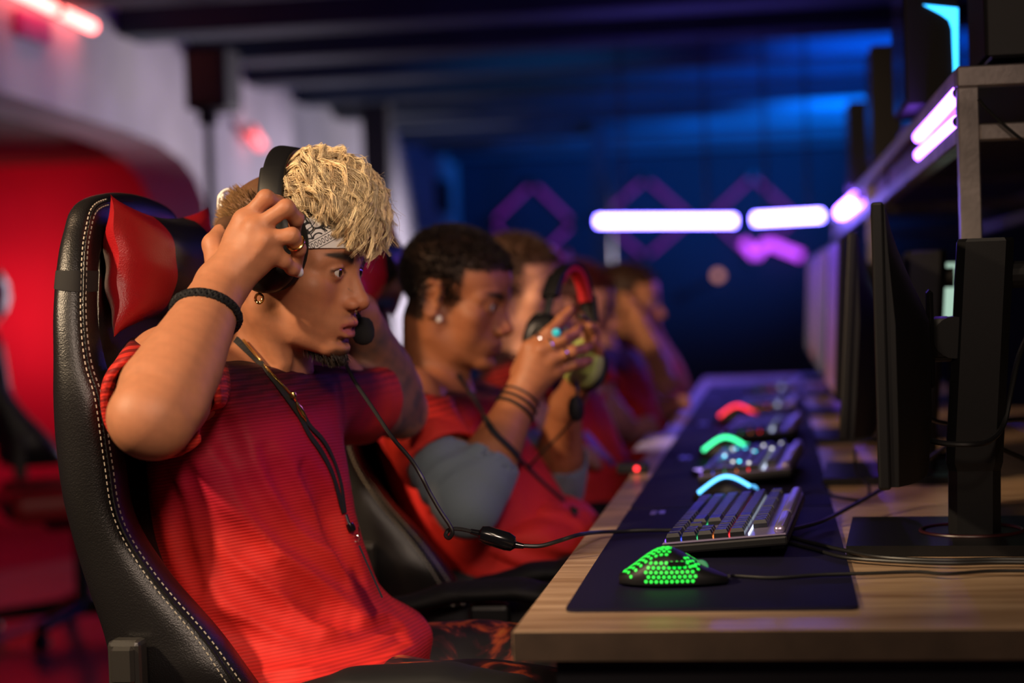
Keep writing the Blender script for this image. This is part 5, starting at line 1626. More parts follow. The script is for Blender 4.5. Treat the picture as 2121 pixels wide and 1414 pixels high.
# ------------------------------------------------------------------ headset
def make_headset(o, R, s, label, pad_m, band_pad_m, cz=-0.012, cx=-0.030, half=0.088, apex=0.142, lean=0.030, cup_r=(0.047, 0.058), mic=True):
    """o, R, s: frame (x forward, y left, z up)"""
    o = A3(o); R = A3(R)
    w = lambda p: o+s*(R @ A3(p))
    t = thing('headset', label, 'headset', tuple(w((cx, 0, cz))))
    def path(rad_extra, a0, a1, n):
        out = []
        for a in np.linspace(a0, a1, n):
            sn = math.sin(a)
            out.append((np.array([cx+lean*sn**1.5, -(half+rad_extra)*math.cos(a)*(1 if sn < .35 else 1), cz+(apex+rad_extra-cz)*sn**0.85]), a))
        return out
    def band(extra, a0, a1, n, wd, th, nm, m):
        rings = []
        pts = path(extra, a0, a1, n)
        for i, (p, a) in enumerate(pts):
            tv = pts[min(i+1, n-1)][0]-pts[max(i-1, 0)][0]; tv /= np.linalg.norm(tv)
            xs = np.array([1.0, 0, 0]); xs = xs-tv*(xs@tv); xs /= np.linalg.norm(xs); nn = np.cross(tv, xs)
            ring = []
            for k in range(16):
                b = 2*math.pi*k/16; cb, sb = math.cos(b), math.sin(b)
                ring.append(w(p+xs*wd/2*np.sign(cb)*abs(cb)**0.45+nn*th/2*np.sign(sb)*abs(sb)**0.45))
            rings.append(ring)
        return MB().loft(rings).build(nm, m, t, True)
    band(0.010, 0.62, math.pi-0.62, 40, 0.030, 0.007, 'headband', M['black_plastic'])
    band(0.002, 0.75, math.pi-0.75, 36, 0.026, 0.010, 'band_pad', band_pad_m)
    band(0.012, 0.44, 0.80, 10, 0.034, 0.014, 'slider', M['black_plastic'])
    band(0.012, math.pi-0.80, math.pi-0.44, 10, 0.034, 0.014, 'slider', M['black_plastic'])
    for sd in (-1, 1):
        band(0.010, 0.06 if sd < 0 else math.pi-0.50, 0.50 if sd < 0 else math.pi-0.06, 8, 0.016, 0.006, 'yoke', M['dark_metal'])
        c = np.array([cx, sd*(half+0.004), cz])
        def disc(y0, prof, nm, m):
            rings = []
            for (r, dy) in prof:
                rings.append([w(c+np.array([cup_r[0]*r*math.cos(q), sd*(y0+dy), cup_r[1]*r*math.sin(q)])) for q in np.linspace(0, 2*math.pi, 36, endpoint=False)])
            return MB().loft(rings).build(nm, m, t, True)
        cup = disc(0.0, [(0.90, 0.0), (1.0, 0.003), (1.0, 0.012), (0.93, 0.020), (0.70, 0.026), (0.30, 0.028), (0.02, 0.028)], 'ear_cup', M['black_plastic'])
        disc(0.0, [(0.55, 0.0275), (0.60, 0.0290), (0.56, 0.0300), (0.50, 0.0290), (0.50, 0.027)], 'cup_ring', M['dark_metal'])
        disc(-0.020, [(0.55, 0.001), (0.80, -0.001), (0.97, 0.004), (1.0, 0.012), (0.95, 0.020), (0.90, 0.021)], 'ear_cushion', pad_m)
    return t, w
cup_w = P(541, 512, 2.125)
cl = hl(cup_w[None])[0]
hs1, hsw = make_headset(HO, HR, HS, 'black headset held on the blond man\'s head', M['soft_black'], M['red_band'], cz=float(cl[2]), cx=float(cl[0]), half=0.089, apex=float(apx[2]), lean=float(apx[0]-cl[0]))
# microphone with foam, boom from the far cup
fo = P(752, 684, 2.285)
rings = [[fo+np.array([r*math.cos(a)*0.0150, r*math.sin(a)*0.0150, zz]) for a in np.linspace(0, 6.283, 20, endpoint=False)] for r, zz in ((0.05, 0.0175), (0.55, 0.0155), (0.86, 0.010), (1.0, 0.001), (0.96, -0.008), (0.7, -0.0155), (0.3, -0.0185), (0.05, -0.019))]
MB().loft(rings).build('mic_foam', mat('foam_black', (0.012, 0.012, 0.013), 0.95, bump=(1200, 0.8)), hs1, True)
farc = hsw((float(cl[0]), 0.115, float(cl[2])-0.01))
MB().tube(catmull([farc, 0.6*farc+0.4*P(735, 625, 2.36)+np.array([0, 0.03, 0]), P(738, 640, 2.34), P(746, 660, 2.30), fo+np.array([0, 0, 0.012])], 8), 0.0032, 8).build('mic_boom', M['black_plastic'], hs1, True)

# ------------------------------------------------------------------ jewellery, lanyard, bracelets
bvh_all = bvh_of(body1, jersey1)
er = P(537, 618, 2.145)
g = MB()
g.tube([er+np.array([0.0045*math.cos(a), 0.0015*math.cos(a), 0.0055*math.sin(a)]) for a in np.linspace(0, 6.283, 18, endpoint=False)], 0.0018, 8, closed=True)
for a in np.linspace(3.4, 6.0, 4): g.lathe([(0.0003, -0.002), (0.0018, -0.001), (0.0018, 0.001), (0.0003, 0.002)], er+np.array([0.0045*math.cos(a), -0.0015, 0.0055*math.sin(a)]), (0, 1, 0), 8)
g.build('earring', M['gold'], p1, True)
nr = hw((0.1010, 0.0, -0.0500))
MB().tube([nr+HR @ np.array([0.0005*math.cos(a)+0.002, 0.0055*math.cos(a), 0.0050*math.sin(a)]) for a in np.linspace(math.pi*0.95, math.pi*2.05, 14)], 0.0011, 8).build('nose_ring', M['chrome'], p1, True)
# braided bracelet round the right forearm
def arm_ring(center, axis, rad, n=60):
    ax = axis/np.linalg.norm(axis); u = np.cross(ax, [0, 0, 1.0]); u /= np.linalg.norm(u); v = np.cross(ax, u)
    out = []
    for a in np.linspace(0, 2*math.pi, n, endpoint=False):
        d = u*math.cos(a)+v*math.sin(a)
        h, nn, i, dd = bvh_b.ray_cast(Vector(center+d*0.12), Vector(-d))
        out.append((np.array(h) if h is not None else center+d*rad, d))
    return out
bc = 0.5*(P(368, 632, 1.985)+P(490, 690, 1.985)); bc = fa(0.77)
bax = wr_r-el_r
bax = bax/np.linalg.norm(bax)+np.array([-0.10, 0, 0.25])
rg2 = arm_ring(bc, bax, 0.034, 96)
mb = MB()
axn = bax/np.linalg.norm(bax)
for ph in (0, 2*math.pi/3, 4*math.pi/3):
    pts = [p+d*(0.0030+0.0016*math.cos(2*13*2*math.pi*k/96/1.0+ph*2))+axn*(0.0042*math.sin(13*2*math.pi*k/96+ph)) for k, (p, d) in enumerate(rg2)]
    mb.tube(pts, 0.0026, 6, closed=True)
mb.build('braided_bracelet', M['soft_black'], p1, True)
# ring on the ring finger
rc = 0.45*fing_r['r'][1]+0.55*fing_r['r'][2]; rd = fing_r['r'][2]-fing_r['r'][1]
rd /= np.linalg.norm(rd); u = np.cross(rd, [0, 1.0, 0]); u /= np.linalg.norm(u); v = np.cross(rd, u)
MB().tube([rc+(u*math.cos(a)+v*math.sin(a))*0.0098 for a in np.linspace(0, 6.283, 24, endpoint=False)], 0.0018, 8, closed=True).build('finger_ring', M['gold'], p1, True)
# lanyard
def laid(px_pts, n, lift=0.003):
    pp = resample(catmull([(x, y, 0) for x, y in px_pts], 8), n)
    q = [on(bvh_all, x, y, lift) for x, y, _ in pp]
    pts = np.array([a for a, _ in q]); nn = np.array([b_ for _, b_ in q])
    for _ in range(3): pts[1:-1] = (pts[:-2]+2*pts[1:-1]+pts[2:])/4
    return pts, nn
ly = MB()
pts, nn = laid([(488, 702), (515, 728), (548, 762), (585, 810), (620, 860), (640, 900), (662, 930), (686, 975), (700, 1020), (712, 1062)], 60)
lanyard = ribbon(pts, nn, 0.0085, 0.0012).build('lanyard', M['elastic'], p1); lanyard['label'] = 'black lanyard strap'
pts2, nn2 = laid([(622, 842), (640, 880), (668, 910), (690, 950), (706, 1000), (714, 1062)], 40, 0.005)
ribbon(pts2, nn2, 0.0075, 0.0012).build('lanyard_strap', M['elastic'], lanyard)
e0, e1 = on(bvh_all, 716, 1066, 0.005)[0], on(bvh_all, 722, 1085, 0.006)[0]
MB().cyl(e0, e1, 0.0028, 10).build('ferrule', M['chrome'], lanyard, True)
e2, _ = on(bvh_all, 727, 1092, 0.007)
MB().lathe([(0.001, -0.007), (0.005, -0.005), (0.0058, 0), (0.005, 0.005), (0.001, 0.007)], e2, (0.4, 0, -1), 14).build('bead', M['gloss_black'], lanyard, True)
e3, _ = on(bvh_all, 738, 1112, 0.008, 2.16)
hk = MB().tube([e3+np.array([0.0042*math.cos(a), 0, 0.0042*math.sin(a)-0.002]) for a in np.linspace(0, 6.283, 18, endpoint=False)], 0.0011, 8, closed=True)
hk.tube([e3+np.array([0.004, 0, 0.013]), e3+np.array([0.0035, 0, 0.0]), e3+np.array([0.002, 0, -0.006])], 0.0011, 8)
hk.build('hook', M['chrome'], lanyard, True)
e4 = P(742, 1130, 2.16); e5 = P(790, 1238, 2.16)
cardm = mat('badge_card', (0.05, 0.045, 0.06), 0.25)
d5 = (e5-e4); rd_ = ray(760, 1180); MB().prism([e4, e5, e5+rd_*0.05, e4+rd_*0.05], (0.0022, 0, 0.0008)).build('badge', cardm, lanyard)
# gold chain with pendant
pts, nn = laid([(505, 705), (530, 735), (552, 762), (580, 792), (600, 812), (612, 828)], 46, 0.006)
mb = MB()
for i, p in enumerate(pts):
    ax = pts[min(i+1, 45)]-pts[max(i-1, 0)]
    mb.lathe([(0.0004, -0.0022), (0.0019, -0.001), (0.0019, 0.001), (0.0004, 0.0022)], p, ax, 8)
neck = mb.build('necklace', M['gold'], p1, True); neck['label'] = 'gold chain with a feather pendant'
pe, _ = on(bvh_all, 614, 832, 0.008); pe2, _ = on(bvh_all, 634, 872, 0.008)
mb = MB(); mb.tube([pe, 0.7*pe+0.3*pe2, 0.3*pe+0.7*pe2, pe2], [0.0016, 0.0042, 0.0040, 0.0008], 10)
mb.lathe([(0.0005, -0.005), (0.0045, -0.003), (0.005, 0), (0.0045, 0.003), (0.0005, 0.005)], on(bvh_all, 607, 818, 0.009)[0], (0.3, 0, -1), 12)
mb.build('pendant', M['gold'], neck, True)

# ------------------------------------------------------------------ headset cable with inline box
zc2 = ZD+0.0075
cpts = [P(712, 745, 2.30), P(735, 790, 2.26), P(772, 845, 2.22), P(812, 905, 2.18), P(850, 950, 2.16), P(872, 985, 2.15), P(890, 1020, 2.15), P(912, 1058, 2.15), P(930, 1085, 2.15), P(937, 1102, 2.15), P(930, 1114, 2.152), P(923, 1108, 2.156), P(930, 1097, 2.160), P(950, 1095, 2.162), P(985, 1102, 2.165)]
MB().tube(catmull(cpts, 8), 0.0026, 8).build('cable', M['cable'], hs1, True)
MB().tube([P(975, 1100, 2.165), P(992, 1104, 2.165), P(996, 1105, 2.165), P(1008, 1108, 2.166), P(1050, 1121, 2.168), P(1062, 1126, 2.169), P(1068, 1128, 2.17), P(1085, 1131, 2.17)], [0.0032, 0.0040, 0.0095, 0.0115, 0.0115, 0.0095, 0.0045, 0.0030], 16).build('inline_box', M['gloss_black'], hs1, True)
cp2 = [P(1082, 1130, 2.17), P(1120, 1130, 2.175), P(1160, 1119, 2.19), P(1200, 1107, 2.22), PZ(1240, 1102, zc2+0.004), PZ(1290, 1100, zc2), PZ(1340, 1098, zc2), PZ(1400, 1098, zc2)]
MB().tube(catmull(cp2, 8), 0.0026, 8).build('cable', M['cable'], hs1, True)
# ------------------------------------------------------------------ gaming chair of the blond man
YC = 2.275
M['gold_plastic'] = mat('grey_plastic', (0.035, 0.032, 0.028), 0.3)
side_pts = [  # back contour px, front contour px, depth
    ((240, 1500), (560, 1500), 2.04), ((215, 1414), (494, 1408), 2.02), ((195, 1320), (429, 1321), 2.02), ((150, 1180), (322, 1200), 2.02),
    ((114, 1040), (250, 1085), 2.02), ((98, 920), (226, 960), 2.02), ((93, 820), (206, 830), 2.02), ((95, 740), (182, 756), 2.025),
    ((97, 650), (172, 668), 2.035), ((104, 560), (172, 560), 2.055), ((118, 480), (180, 472), 2.085), ((146, 418), (206, 408), 2.13)]
near = []
for b, f, Y in side_pts:
    near.append((P(*b, Y), P(*f, Y)))
# seat-side end goes down to the seat
secs = []      # (back, front, outward normal, half thickness)
n_ = len(near)
for i, (b, f) in enumerate(near):
    tz = i/(n_-1)
    nrm = np.array([0, -1.0, 0]) if i < n_-2 else (np.array([0, -0.9, 0.44]) if i == n_-2 else np.array([0, -0.6, 0.8]))
    th = 0.040 if i < 8 else 0.034
    secs.append((b, f, nrm/np.linalg.norm(nrm), th))
tb, tf = near[-1]
apexb = np.array([tb[0]-0.002, YC, tb[2]+0.018]); apexf = np.array([tf[0], YC, tf[2]+0.012])
secs.append((apexb, apexf, np.array([0, 0, 1.0]), 0.034))
for (b, f, nr_, th) in reversed(secs[:-1]):
    m_ = lambda p: np.array([p[0], 2*YC-p[1], p[2]])
    secs.append((m_(b), m_(f), np.array([nr_[0], -nr_[1], nr_[2]]), th))
# spline the section data
arr = np.array([np.r_[b, f, n, t] for b, f, n, t in secs])
arr = np.array(catmull(arr, 7))
def sec_pt(a, ang, sc=1.0):
    b, f, n, t = a[0:3], a[3:6], a[6:9]/np.linalg.norm(a[6:9]), a[9]
    c = (b+f)/2; h = (f-b)/2*sc
    ca, sa = math.cos(ang), math.sin(ang)
    return c-n*t+h*np.sign(ca)*abs(ca)**0.75+n*t*sc*np.sign(sa)*abs(sa)**0.75
def ring_of(a, n=28, sc=1.0): return [sec_pt(a, 2*math.pi*k/n, sc) for k in range(n)]
def make_chair(label):
    ch = thing('gaming_chair', label, 'chair', (-0.56, YC, 0.0), 'gaming chairs along the desks')
    MB().loft([ring_of(a) for a in arr]).build('back_bolster', M['leather_black'], ch, True)
    N_ = len(arr)
    # red inner faces of the wings
    for sgn, idx in ((1, range(0, 54)), (-1, range(N_-54, N_))):
        rings = []
        for i in idx:
            a = arr[i]; f = a[3:6]; inn = np.array([0, 1.0, 0])*sgn
            k = min(i, N_-1-i)/53
            w = 0.085*(1-k**3)+0.01
            p0 = f-inn*0.012+np.array([-0.010, 0, 0]); p0 = f+inn*0.035+np.array([-0.012, 0, 0])
            wd_ = abs(f[0]-a[0]); p1_ = f+inn*(0.035+w)+np.array([-min(0.050, 0.4*wd_), 0, 0.0])
            p2_ = p1_+np.array([-0.015, 0, 0]); p3_ = p0+np.array([-0.015, 0, 0])
            mid = (p0+p1_)/2+np.array([0.008, 0, 0])
            rings.append([p0+inn*-0.012, mid, p1_, p2_, p3_])
        MB().loft(rings).build('inner_wing', M['leather_red'], ch, True)
    # centre panel
    rings = []
    for i in range(0, 78, 4):
        a = arr[i]; f = a[3:6]
        hw_ = max(0.05, (YC-f[1])-0.10)
        b0 = a[0:3]; x = f[0]-min(0.062, 0.35*(f[0]-b0[0])+0.004); hw_ = max(0.05, hw_)
        rings.append([(x+0.012*(1-(q/1.0)**2), YC+q*hw_, f[2]) for q in np.linspace(-1, 1, 9)]+[(x-0.02, YC+hw_, f[2]), (x-0.02, YC-hw_, f[2])])
    MB().loft(rings).build('back_panel', M['leather_black'], ch, True)
    # stitching on the seam: short threads
    def stitch(idx, ang, m, nm, L=0.0042, gap=0.0034):
        pts = np.array([sec_pt(a, ang, 1.006) for a in arr[idx]])
        d = np.r_[0, np.cumsum(np.linalg.norm(np.diff(pts, axis=0), axis=1))]
        mb = MB(); s = 0.0
        while s+L < d[-1]:
            q = [np.array([np.interp(u, d, pts[:, i]) for i in range(3)]) for u in (s, s+L)]
            mb.tube(q, 0.0009, 5); s += L+gap
        o = mb.build(nm, m, ch); o['kind'] = 'stuff'
    stitch(slice(0, 80), -0.62+math.pi*0+1.10, M['thread'], 'stitching')
    stitch(slice(0, 80), 0.82, M['thread'], 'stitching')
    # piping seam
    MB().tube([sec_pt(a, 0.65, 1.004) for a in arr[:84]], 0.0022, 6).build('piping', M['leather_black'], ch, True)
    # elastic strap of the pillow
    k0 = int(7*8.65); MB().loft([ring_of(arr[i], 28, 1.035) for i in range(k0, k0+4)]).build('strap', M['elastic'], ch, True)
    MB().loft([ring_of(arr[len(arr)-1-i], 28, 1.035) for i in range(k0, k0+4)]).build('strap', M['elastic'], ch, True)
    # head pillow
    pc = np.array([-0.786, YC+0.0, 0.5*(P(195, 412, 2.10)[2]+P(205, 690, 2.10)[2])])
    def pil(u, v, side):
        yy = 0.188*(u*(1-0.10*(1-v*v)))
        zz = 0.086*v*(1-0.26*(1-abs(u)**2.2))
        th = 0.046*(max(0, 1-abs(u)**3.2)**0.65)*(max(0, 1-abs(v)**2.6)**0.6)
        wr = 0.0022*math.sin(9*v+6*u)*(abs(u))
        return (pc[0]+side*th+wr, pc[1]+yy, pc[2]+zz)
    def pill(u0, u1, nm, m):
        nu, nv = 26, 24; mb = MB()
        for side in (1, -1):
            vs = [pil(u0+(u1-u0)*i/nu, -1+2*j/nv, side) for i in range(nu+1) for j in range(nv+1)]
            mb.add(vs, [(i*(nv+1)+j, (i+1)*(nv+1)+j, (i+1)*(nv+1)+j+1, i*(nv+1)+j+1) for i in range(nu) for j in range(nv)])
        return mb.build(nm, m, pw, True)
    pw = bpy.data.objects.new('head_pillow', None); link(pw); pw.parent = ch; pw.matrix_parent_inverse = parent_world(ch).inverted()
    pill(-1, -0.46, 'pillow_side', M['leather_red']); pill(-0.46, 0.46, 'pillow_centre', M['leather_black']); pill(0.46, 1, 'pillow_side', M['leather_red'])
    # hinge covers
    for sy in (-1, 1):
        y0 = YC+sy*0.262
        hx0, hz1 = P(230, 1322, 2.0)[0], P(230, 1322, 2.0)[2]
        mb = MB().rbox((hx0, min(y0, y0+sy*0.03), hz1-0.14), (hx0+0.040, max(y0, y0+sy*0.03), hz1), 0.006, 2)
        mb.rbox((hx0+0.006, min(y0, y0+sy*0.036), hz1-0.05), (hx0+0.034, max(y0, y0+sy*0.036), hz1-0.006), 0.004, 1)
        mb.build('hinge_cover', M['gold_plastic'], ch)
    # seat
    MB().rbox((-0.80, YC-0.20, 0.41), (-0.27, YC+0.20, 0.478), 0.030, 4).build('seat', M['leather_black'], ch, True)
    for sy in (-1, 1):
        MB().rbox((-0.78, YC+sy*0.225-0.045, 0.405), (-0.28, YC+sy*0.225+0.045, 0.505), 0.035, 4).build('seat_bolster', M['leather_red'], ch, True)
    # armrests
    for sy in (-1, 1):
        yy = YC+sy*0.295
        G = Field()
        G.chain([(-0.545, yy, 0.630), (-0.47, yy, 0.648), (-0.38, yy, 0.652), (-0.31, yy, 0.640), (-0.285, yy, 0.630)], [0.034, 0.040, 0.041, 0.038, 0.032], 0.01, flat=((0, 0, 1), 0.38))
        ar = sdf_object('armrest', G, 0.005, (-0.62, yy-0.07, 0.58), (-0.22, yy+0.07, 0.70), M['soft_black'], ch, None, 1)
        MB().rbox((-0.45, yy-0.016, 0.44), (-0.39, yy+0.016, 0.632), 0.008, 2).build('armrest_post', M['black_plastic'], ch)
        MB().rbox((-0.46, min(yy, YC+sy*0.15), 0.395), (-0.38, max(yy, YC+sy*0.15)+0.001, 0.412), 0.004, 1).build('armrest_bracket', M['dark_metal'], ch)
    MB().cyl((-0.54, YC, 0.10), (-0.54, YC, 0.42), 0.028, 20).build('gas_lift', M['dark_metal'], ch, True)
    MB().rbox((-0.66, YC-0.09, 0.36), (-0.42, YC+0.09, 0.41), 0.01, 2).build('mechanism', M['dark_metal'], ch)
    MB().lathe([(0.05, 0.07), (0.055, 0.10), (0.04, 0.13)], (-0.54, YC, 0), seg=20).build('hub', M['black_plastic'], ch, True)
    for k in range(5):
        a = 2*math.pi*k/5+0.35
        e = np.array([-0.54+0.30*math.cos(a), YC+0.30*math.sin(a), 0.075])
        MB().tube([(-0.54, YC, 0.10), e], [0.030, 0.020], 10).build('spoke', M['black_plastic'], ch, True)
        MB().lathe([(0.012, -0.022), (0.028, -0.018), (0.030, 0), (0.028, 0.018), (0.012, 0.022)], (e[0], e[1], 0.031), (-math.sin(a), math.cos(a), 0), 16).build('caster', M['black_plastic'], ch, True)
    return ch
chair1 = make_chair('black and red gaming chair with a red head pillow, nearest the camera')
def chair_copy(dx, dy, label, blue=False, rz=0.0):
    c = copy_tree(chair1)
    c.location = (chair1.location[0]+dx, chair1.location[1]+dy, 0); c.rotation_euler = (0, 0, rz)
    c['label'] = label
    if blue:
        def rec(o):
            for s in o.material_slots:
                if s.material and s.material.name.startswith('leather_') :
                    s.link = 'OBJECT'; s.material = M['leather_blue']
            for q in o.children: rec(q)
        rec(c)
    return c
chair_copy(-1.74, 3.4, 'dark gaming chair standing alone in the red alcove light', rz=0.5)
chair_copy(0.100, 0.78, 'gaming chair under the dark-haired man with the grey undersleeves')
chair_copy(0.12, 1.55, 'blue gaming chair, third from the front', True)
chair_copy(0.14, 2.33, 'gaming chair, fourth from the front')
chair_copy(0.16, 3.12, 'farthest gaming chair of the row')
# ------------------------------------------------------------------ the other players
def c5(cx, cy, Y): return P(780+cx/2.72, 440+cy/2.72, Y)
def short_hair(o, R, s, bvh, parent, color, n, ln, test, name='hair', lab=None):
    sp_, sr_, sc_ = [], [], []
    sk = np.linspace(0, 1, 3); tries = 0
    cen = A3(o)+s*(R @ np.array([-0.008, 0, 0.03]))
    while len(sp_) < n and tries < n*6:
        tries += 1
        v = rg_.normal(size=3); v /= np.linalg.norm(v)
        h, nn, i, d = bvh.ray_cast(Vector(cen+v*0.3), Vector(-v))
        if h is None: continue
        L = (R.T @ (np.array(h)-A3(o)))/s
        if not test(L): continue
        nn = np.array(nn); dd = nn*0.7+v*0.3+rg_.normal(0, 0.35, 3); dd /= np.linalg.norm(dd)
        sp_.append(np.array(h)[None]-nn[None]*0.001+dd[None]*(sk*ln*rg_.uniform(0.6, 1.2))[:, None])
        sr_.append(np.array([0.0011, 0.0009, 0.0004])); sc_.append(np.tile(np.array(color)*rg_.uniform(0.6, 1.5), (3, 1)))
    h = strand_mesh(name, np.array(sp_), np.array(sr_), np.array(sc_), hair_m, parent)
    if lab: h['label'] = lab
def head_bvh(o, R, s, ears=(1, 1)):
    G = Field(); add_head(G, o, R, s, ears)
    v, q = G.mesh(0.004, A3(o)-0.2, A3(o)+0.2)
    return BVHTree.FromPolygons([tuple(p) for p in v], [tuple(f) for f in q])

def place_head(eye_px, Y, s, yaw, pitch, roll=0.0):
    R = head_rot(math.radians(yaw), math.radians(pitch), math.radians(roll))
    off = s*(R @ np.array([0.088, -0.0315, 0.0]))
    return P(*eye_px, Y+off[1])-off, R

def hairline_default(L):
    x, y, z = L
    if z > 0.055+0.25*max(0, x-0.045): return True
    if x < 0.030 and z > 0.028: return True
    if x < -0.022 and z > -0.055: return True
    if abs(y) > 0.05 and x < 0.03 and x > 0.0 and z > -0.01: return True
    return False

def player(name_label, Y, eye, s, yaw, pitch, skin, lip, hairc, neck_base, spine, spine_ab, arms, skin_m, jersey_z, res=0.0032, jres=0.005, hairline=hairline_default, hair_n=5000, hair_len=0.009, sleeves=(0.6, 0.6), extra=None, hip=None, knee_x=-0.16, roll=0.0):
    """arms: list of (shoulder, elbow, wrist, [finger chains], thumb)"""
    O, R = place_head(eye, Y, s, yaw, pitch, roll)
    per = thing('person', name_label, 'person', (float(spine[0][0]), Y, 0.0))
    F = Field()
    add_head(F, O, R, s, (1, 1), 0.0, neck_base, 0.060)
    F.chain([neck_base, spine[-2]], [0.06, 0.07], 0.03)
    F.loft(spine[1:], (0.1, 1, 0), [(a*0.66, b*0.6) for a, b in spine_ab[1:]], 0.03)
    for (sh, el, wr, fings, th) in arms:
        F.chain([spine[-2], sh], [0.055, 0.058], 0.03)
        F.chain([sh, 0.5*(sh+el), el], [0.053, 0.050, 0.040], 0.03)
        q = lambda t: el+(wr-el)*t
        F.chain([el, q(0.2), q(0.45), q(0.75), wr], [0.040, 0.047, 0.043, 0.033, 0.028], 0.02)
        for f in fings:
            F.chain([wr, 0.5*(wr+f[0]), f[0]], [0.022, 0.018, 0.0125], 0.012)
            finger(F, f, 0.0104, 0.0078)
        if th is not None: finger(F, th, 0.014, 0.0088, 0.012)
    def col(v):
        L = ((v-O)@R)/s; L[:, 2] = np.where(L[:, 2] < 0, L[:, 2]/0.92, L[:, 2])
        c = face_color(L, skin, lip)
        x, y, z = L.T; head = np.linalg.norm(L, axis=1) < 0.17
        n = noise_fn(17, 45, 3)(L.astype(f32))*0.003
        w = np.maximum.reduce([sstep(0.052, 0.060, z-0.25*np.maximum(0, x-0.045)+n), sstep(0.036, 0.026, x+n)*sstep(0.024, 0.032, z+n), sstep(-0.016, -0.026, x+n)*sstep(-0.060, -0.048, z+n)])
        c = mixc(c, hairc, w*head*0.92)
        return np.clip(c, 0, 1)
    allp = np.array([O]+[a for b in arms for a in (b[0], b[1], b[2])]+list(spine))
    lo = allp.min(0)-0.16; hi = allp.max(0)+0.20
    body = sdf_object('body', F, res, lo, hi, skin_m, per, col, 1)
    hb = head_bvh(O, R, s)
    short_hair(O, R, s, hb, per, hairc, hair_n, hair_len, hairline)
    eyeballs(O, R, s, R @ np.array([1, 0.0, 0.0]), per)
    # jersey
    G = Field()
    G.loft(spine, (0.1, 1, 0), spine_ab, 0.03)
    top = spine[-1]
    for (sh, el, wr, _, _), sl in zip(arms, sleeves):
        G.chain([0.5*(top+spine[-2]), sh, sh+(el-sh)*sl], [0.066, 0.072, 0.066], 0.035)
    G.chain([top, 0.7*neck_base+0.3*top+np.array([0, 0, 0.012])], [0.082, 0.070], 0.03)
    fo = noise_fn(int(Y*100), 5, 2); f2 = noise_fn(int(Y*130), 11, 2)
    def folds(p):
        ph = (p[..., 0]*0.75+p[..., 2]*0.66)*2*math.pi/0.07+2.0*fo(p)
        return (0.0030*np.sin(ph)*np.clip(0.5+fo(p), 0, 1)+0.0022*f2(p)).astype(f32)
    G.disp(folds, spine[1], 0.9, 0.01)
    for (sh, el, wr, _, _), sl in zip(arms, sleeves):
        G.chain([sh+(el-sh)*(sl-0.30), el, el+(el-sh)*0.4], [0.055, 0.062, 0.062], 0.004, 's')
        G.disc_cut(sh+(el-sh)*sl, el-sh, 0.13)
    hw2 = lambda p: O+s*(R @ A3(p))
    G.chain([neck_base, hw2((-0.022, 0, -0.055)), hw2((-0.02, 0, 0))], [0.066, 0.068, 0.076], 0.004, 's')
    G.plane_cut(neck_base+np.array([0, 0, 0.035]), (0.30, 0, 1.0), 0.004)
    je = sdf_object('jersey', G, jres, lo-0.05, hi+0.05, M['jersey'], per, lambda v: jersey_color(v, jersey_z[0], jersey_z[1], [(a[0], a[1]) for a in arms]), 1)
    if hip is not None: legs(per, hip, knee_x, 0.13, M['dark_cloth'], 0.56)
    return per, O, R, body, je, hb

# --- second player: dark-haired man looking at the headset in his hands
SK2, LP2 = np.array(srgb(160, 100, 66)), np.array(srgb(120, 66, 60))
Y2 = 3.05
sh2, el2, wr2 = P(842, 838, 2.88), P(968, 1046, 2.76), c5(835, 1000, 2.86)
mcp = [c5(858, 762, 2.855), c5(925, 775, 2.845), c5(985, 828, 2.85), c5(1010, 895, 2.86)]
f2s = [[mcp[0], c5(975, 672, 2.86), c5(1040, 602, 2.875), c5(1090, 548, 2.885)],
       [mcp[1], c5(1050, 712, 2.850), c5(1120, 680, 2.875), c5(1140, 640, 2.90)],
       [mcp[2], c5(1105, 782, 2.855), c5(1165, 770, 2.88), c5(1195, 755, 2.905)],
       [mcp[3], c5(1110, 852, 2.87), c5(1160, 845, 2.89), c5(1195, 835, 2.91)]]
th2 = [c5(800, 900, 2.88), c5(840, 800, 2.92), c5(920, 740, 2.95), c5(980, 720, 2.97)]
sh2b, el2b, wr2b = P(985, 860, 3.24), P(1150, 1010, 3.22), P(1172, 840, 3.10)
f2b = [[P(1205, 745, 3.04), P(1222, 705, 3.02), P(1215, 672, 3.0), P(1204, 655, 2.99)], [P(1212, 760, 3.04), P(1235, 728, 3.02), P(1232, 695, 3.0), P(1222, 676, 2.98)],
       [P(1215, 778, 3.05), P(1240, 755, 3.03), P(1240, 725, 3.0), P(1228, 708, 2.98)], [P(1212, 795, 3.06), P(1236, 785, 3.04), P(1240, 762, 3.02), P(1230, 746, 3.0)]]
sp2 = [P(1085, 1165, Y2), P(1025, 1090, Y2), P(965, 990, Y2), P(925, 905, Y2), P(900, 855, Y2), P(898, 820, Y2)]
p2, O2, R2, body2, je2, hb2 = player('dark-haired man in a red jersey holding up a headset in both hands', Y2, (1027, 638), 0.985, -10, -15, SK2, LP2, (0.016, 0.011, 0.009),
    P(893, 828, 3.06), sp2, [(0.17, 0.115), (0.175, 0.128), (0.17, 0.125), (0.17, 0.115), (0.15, 0.10), (0.09, 0.075)],
    [(sh2, el2, wr2, f2s, th2), (sh2b, el2b, wr2b, f2b, None)], M['skin_brown'], (P(900, 800, Y2)[2], P(1000, 1060, Y2)[2]), 0.0028, 0.0042, sleeves=(0.58, 0.5), hip=(-0.50, Y2), knee_x=-0.12, hair_n=9000, hair_len=0.010)
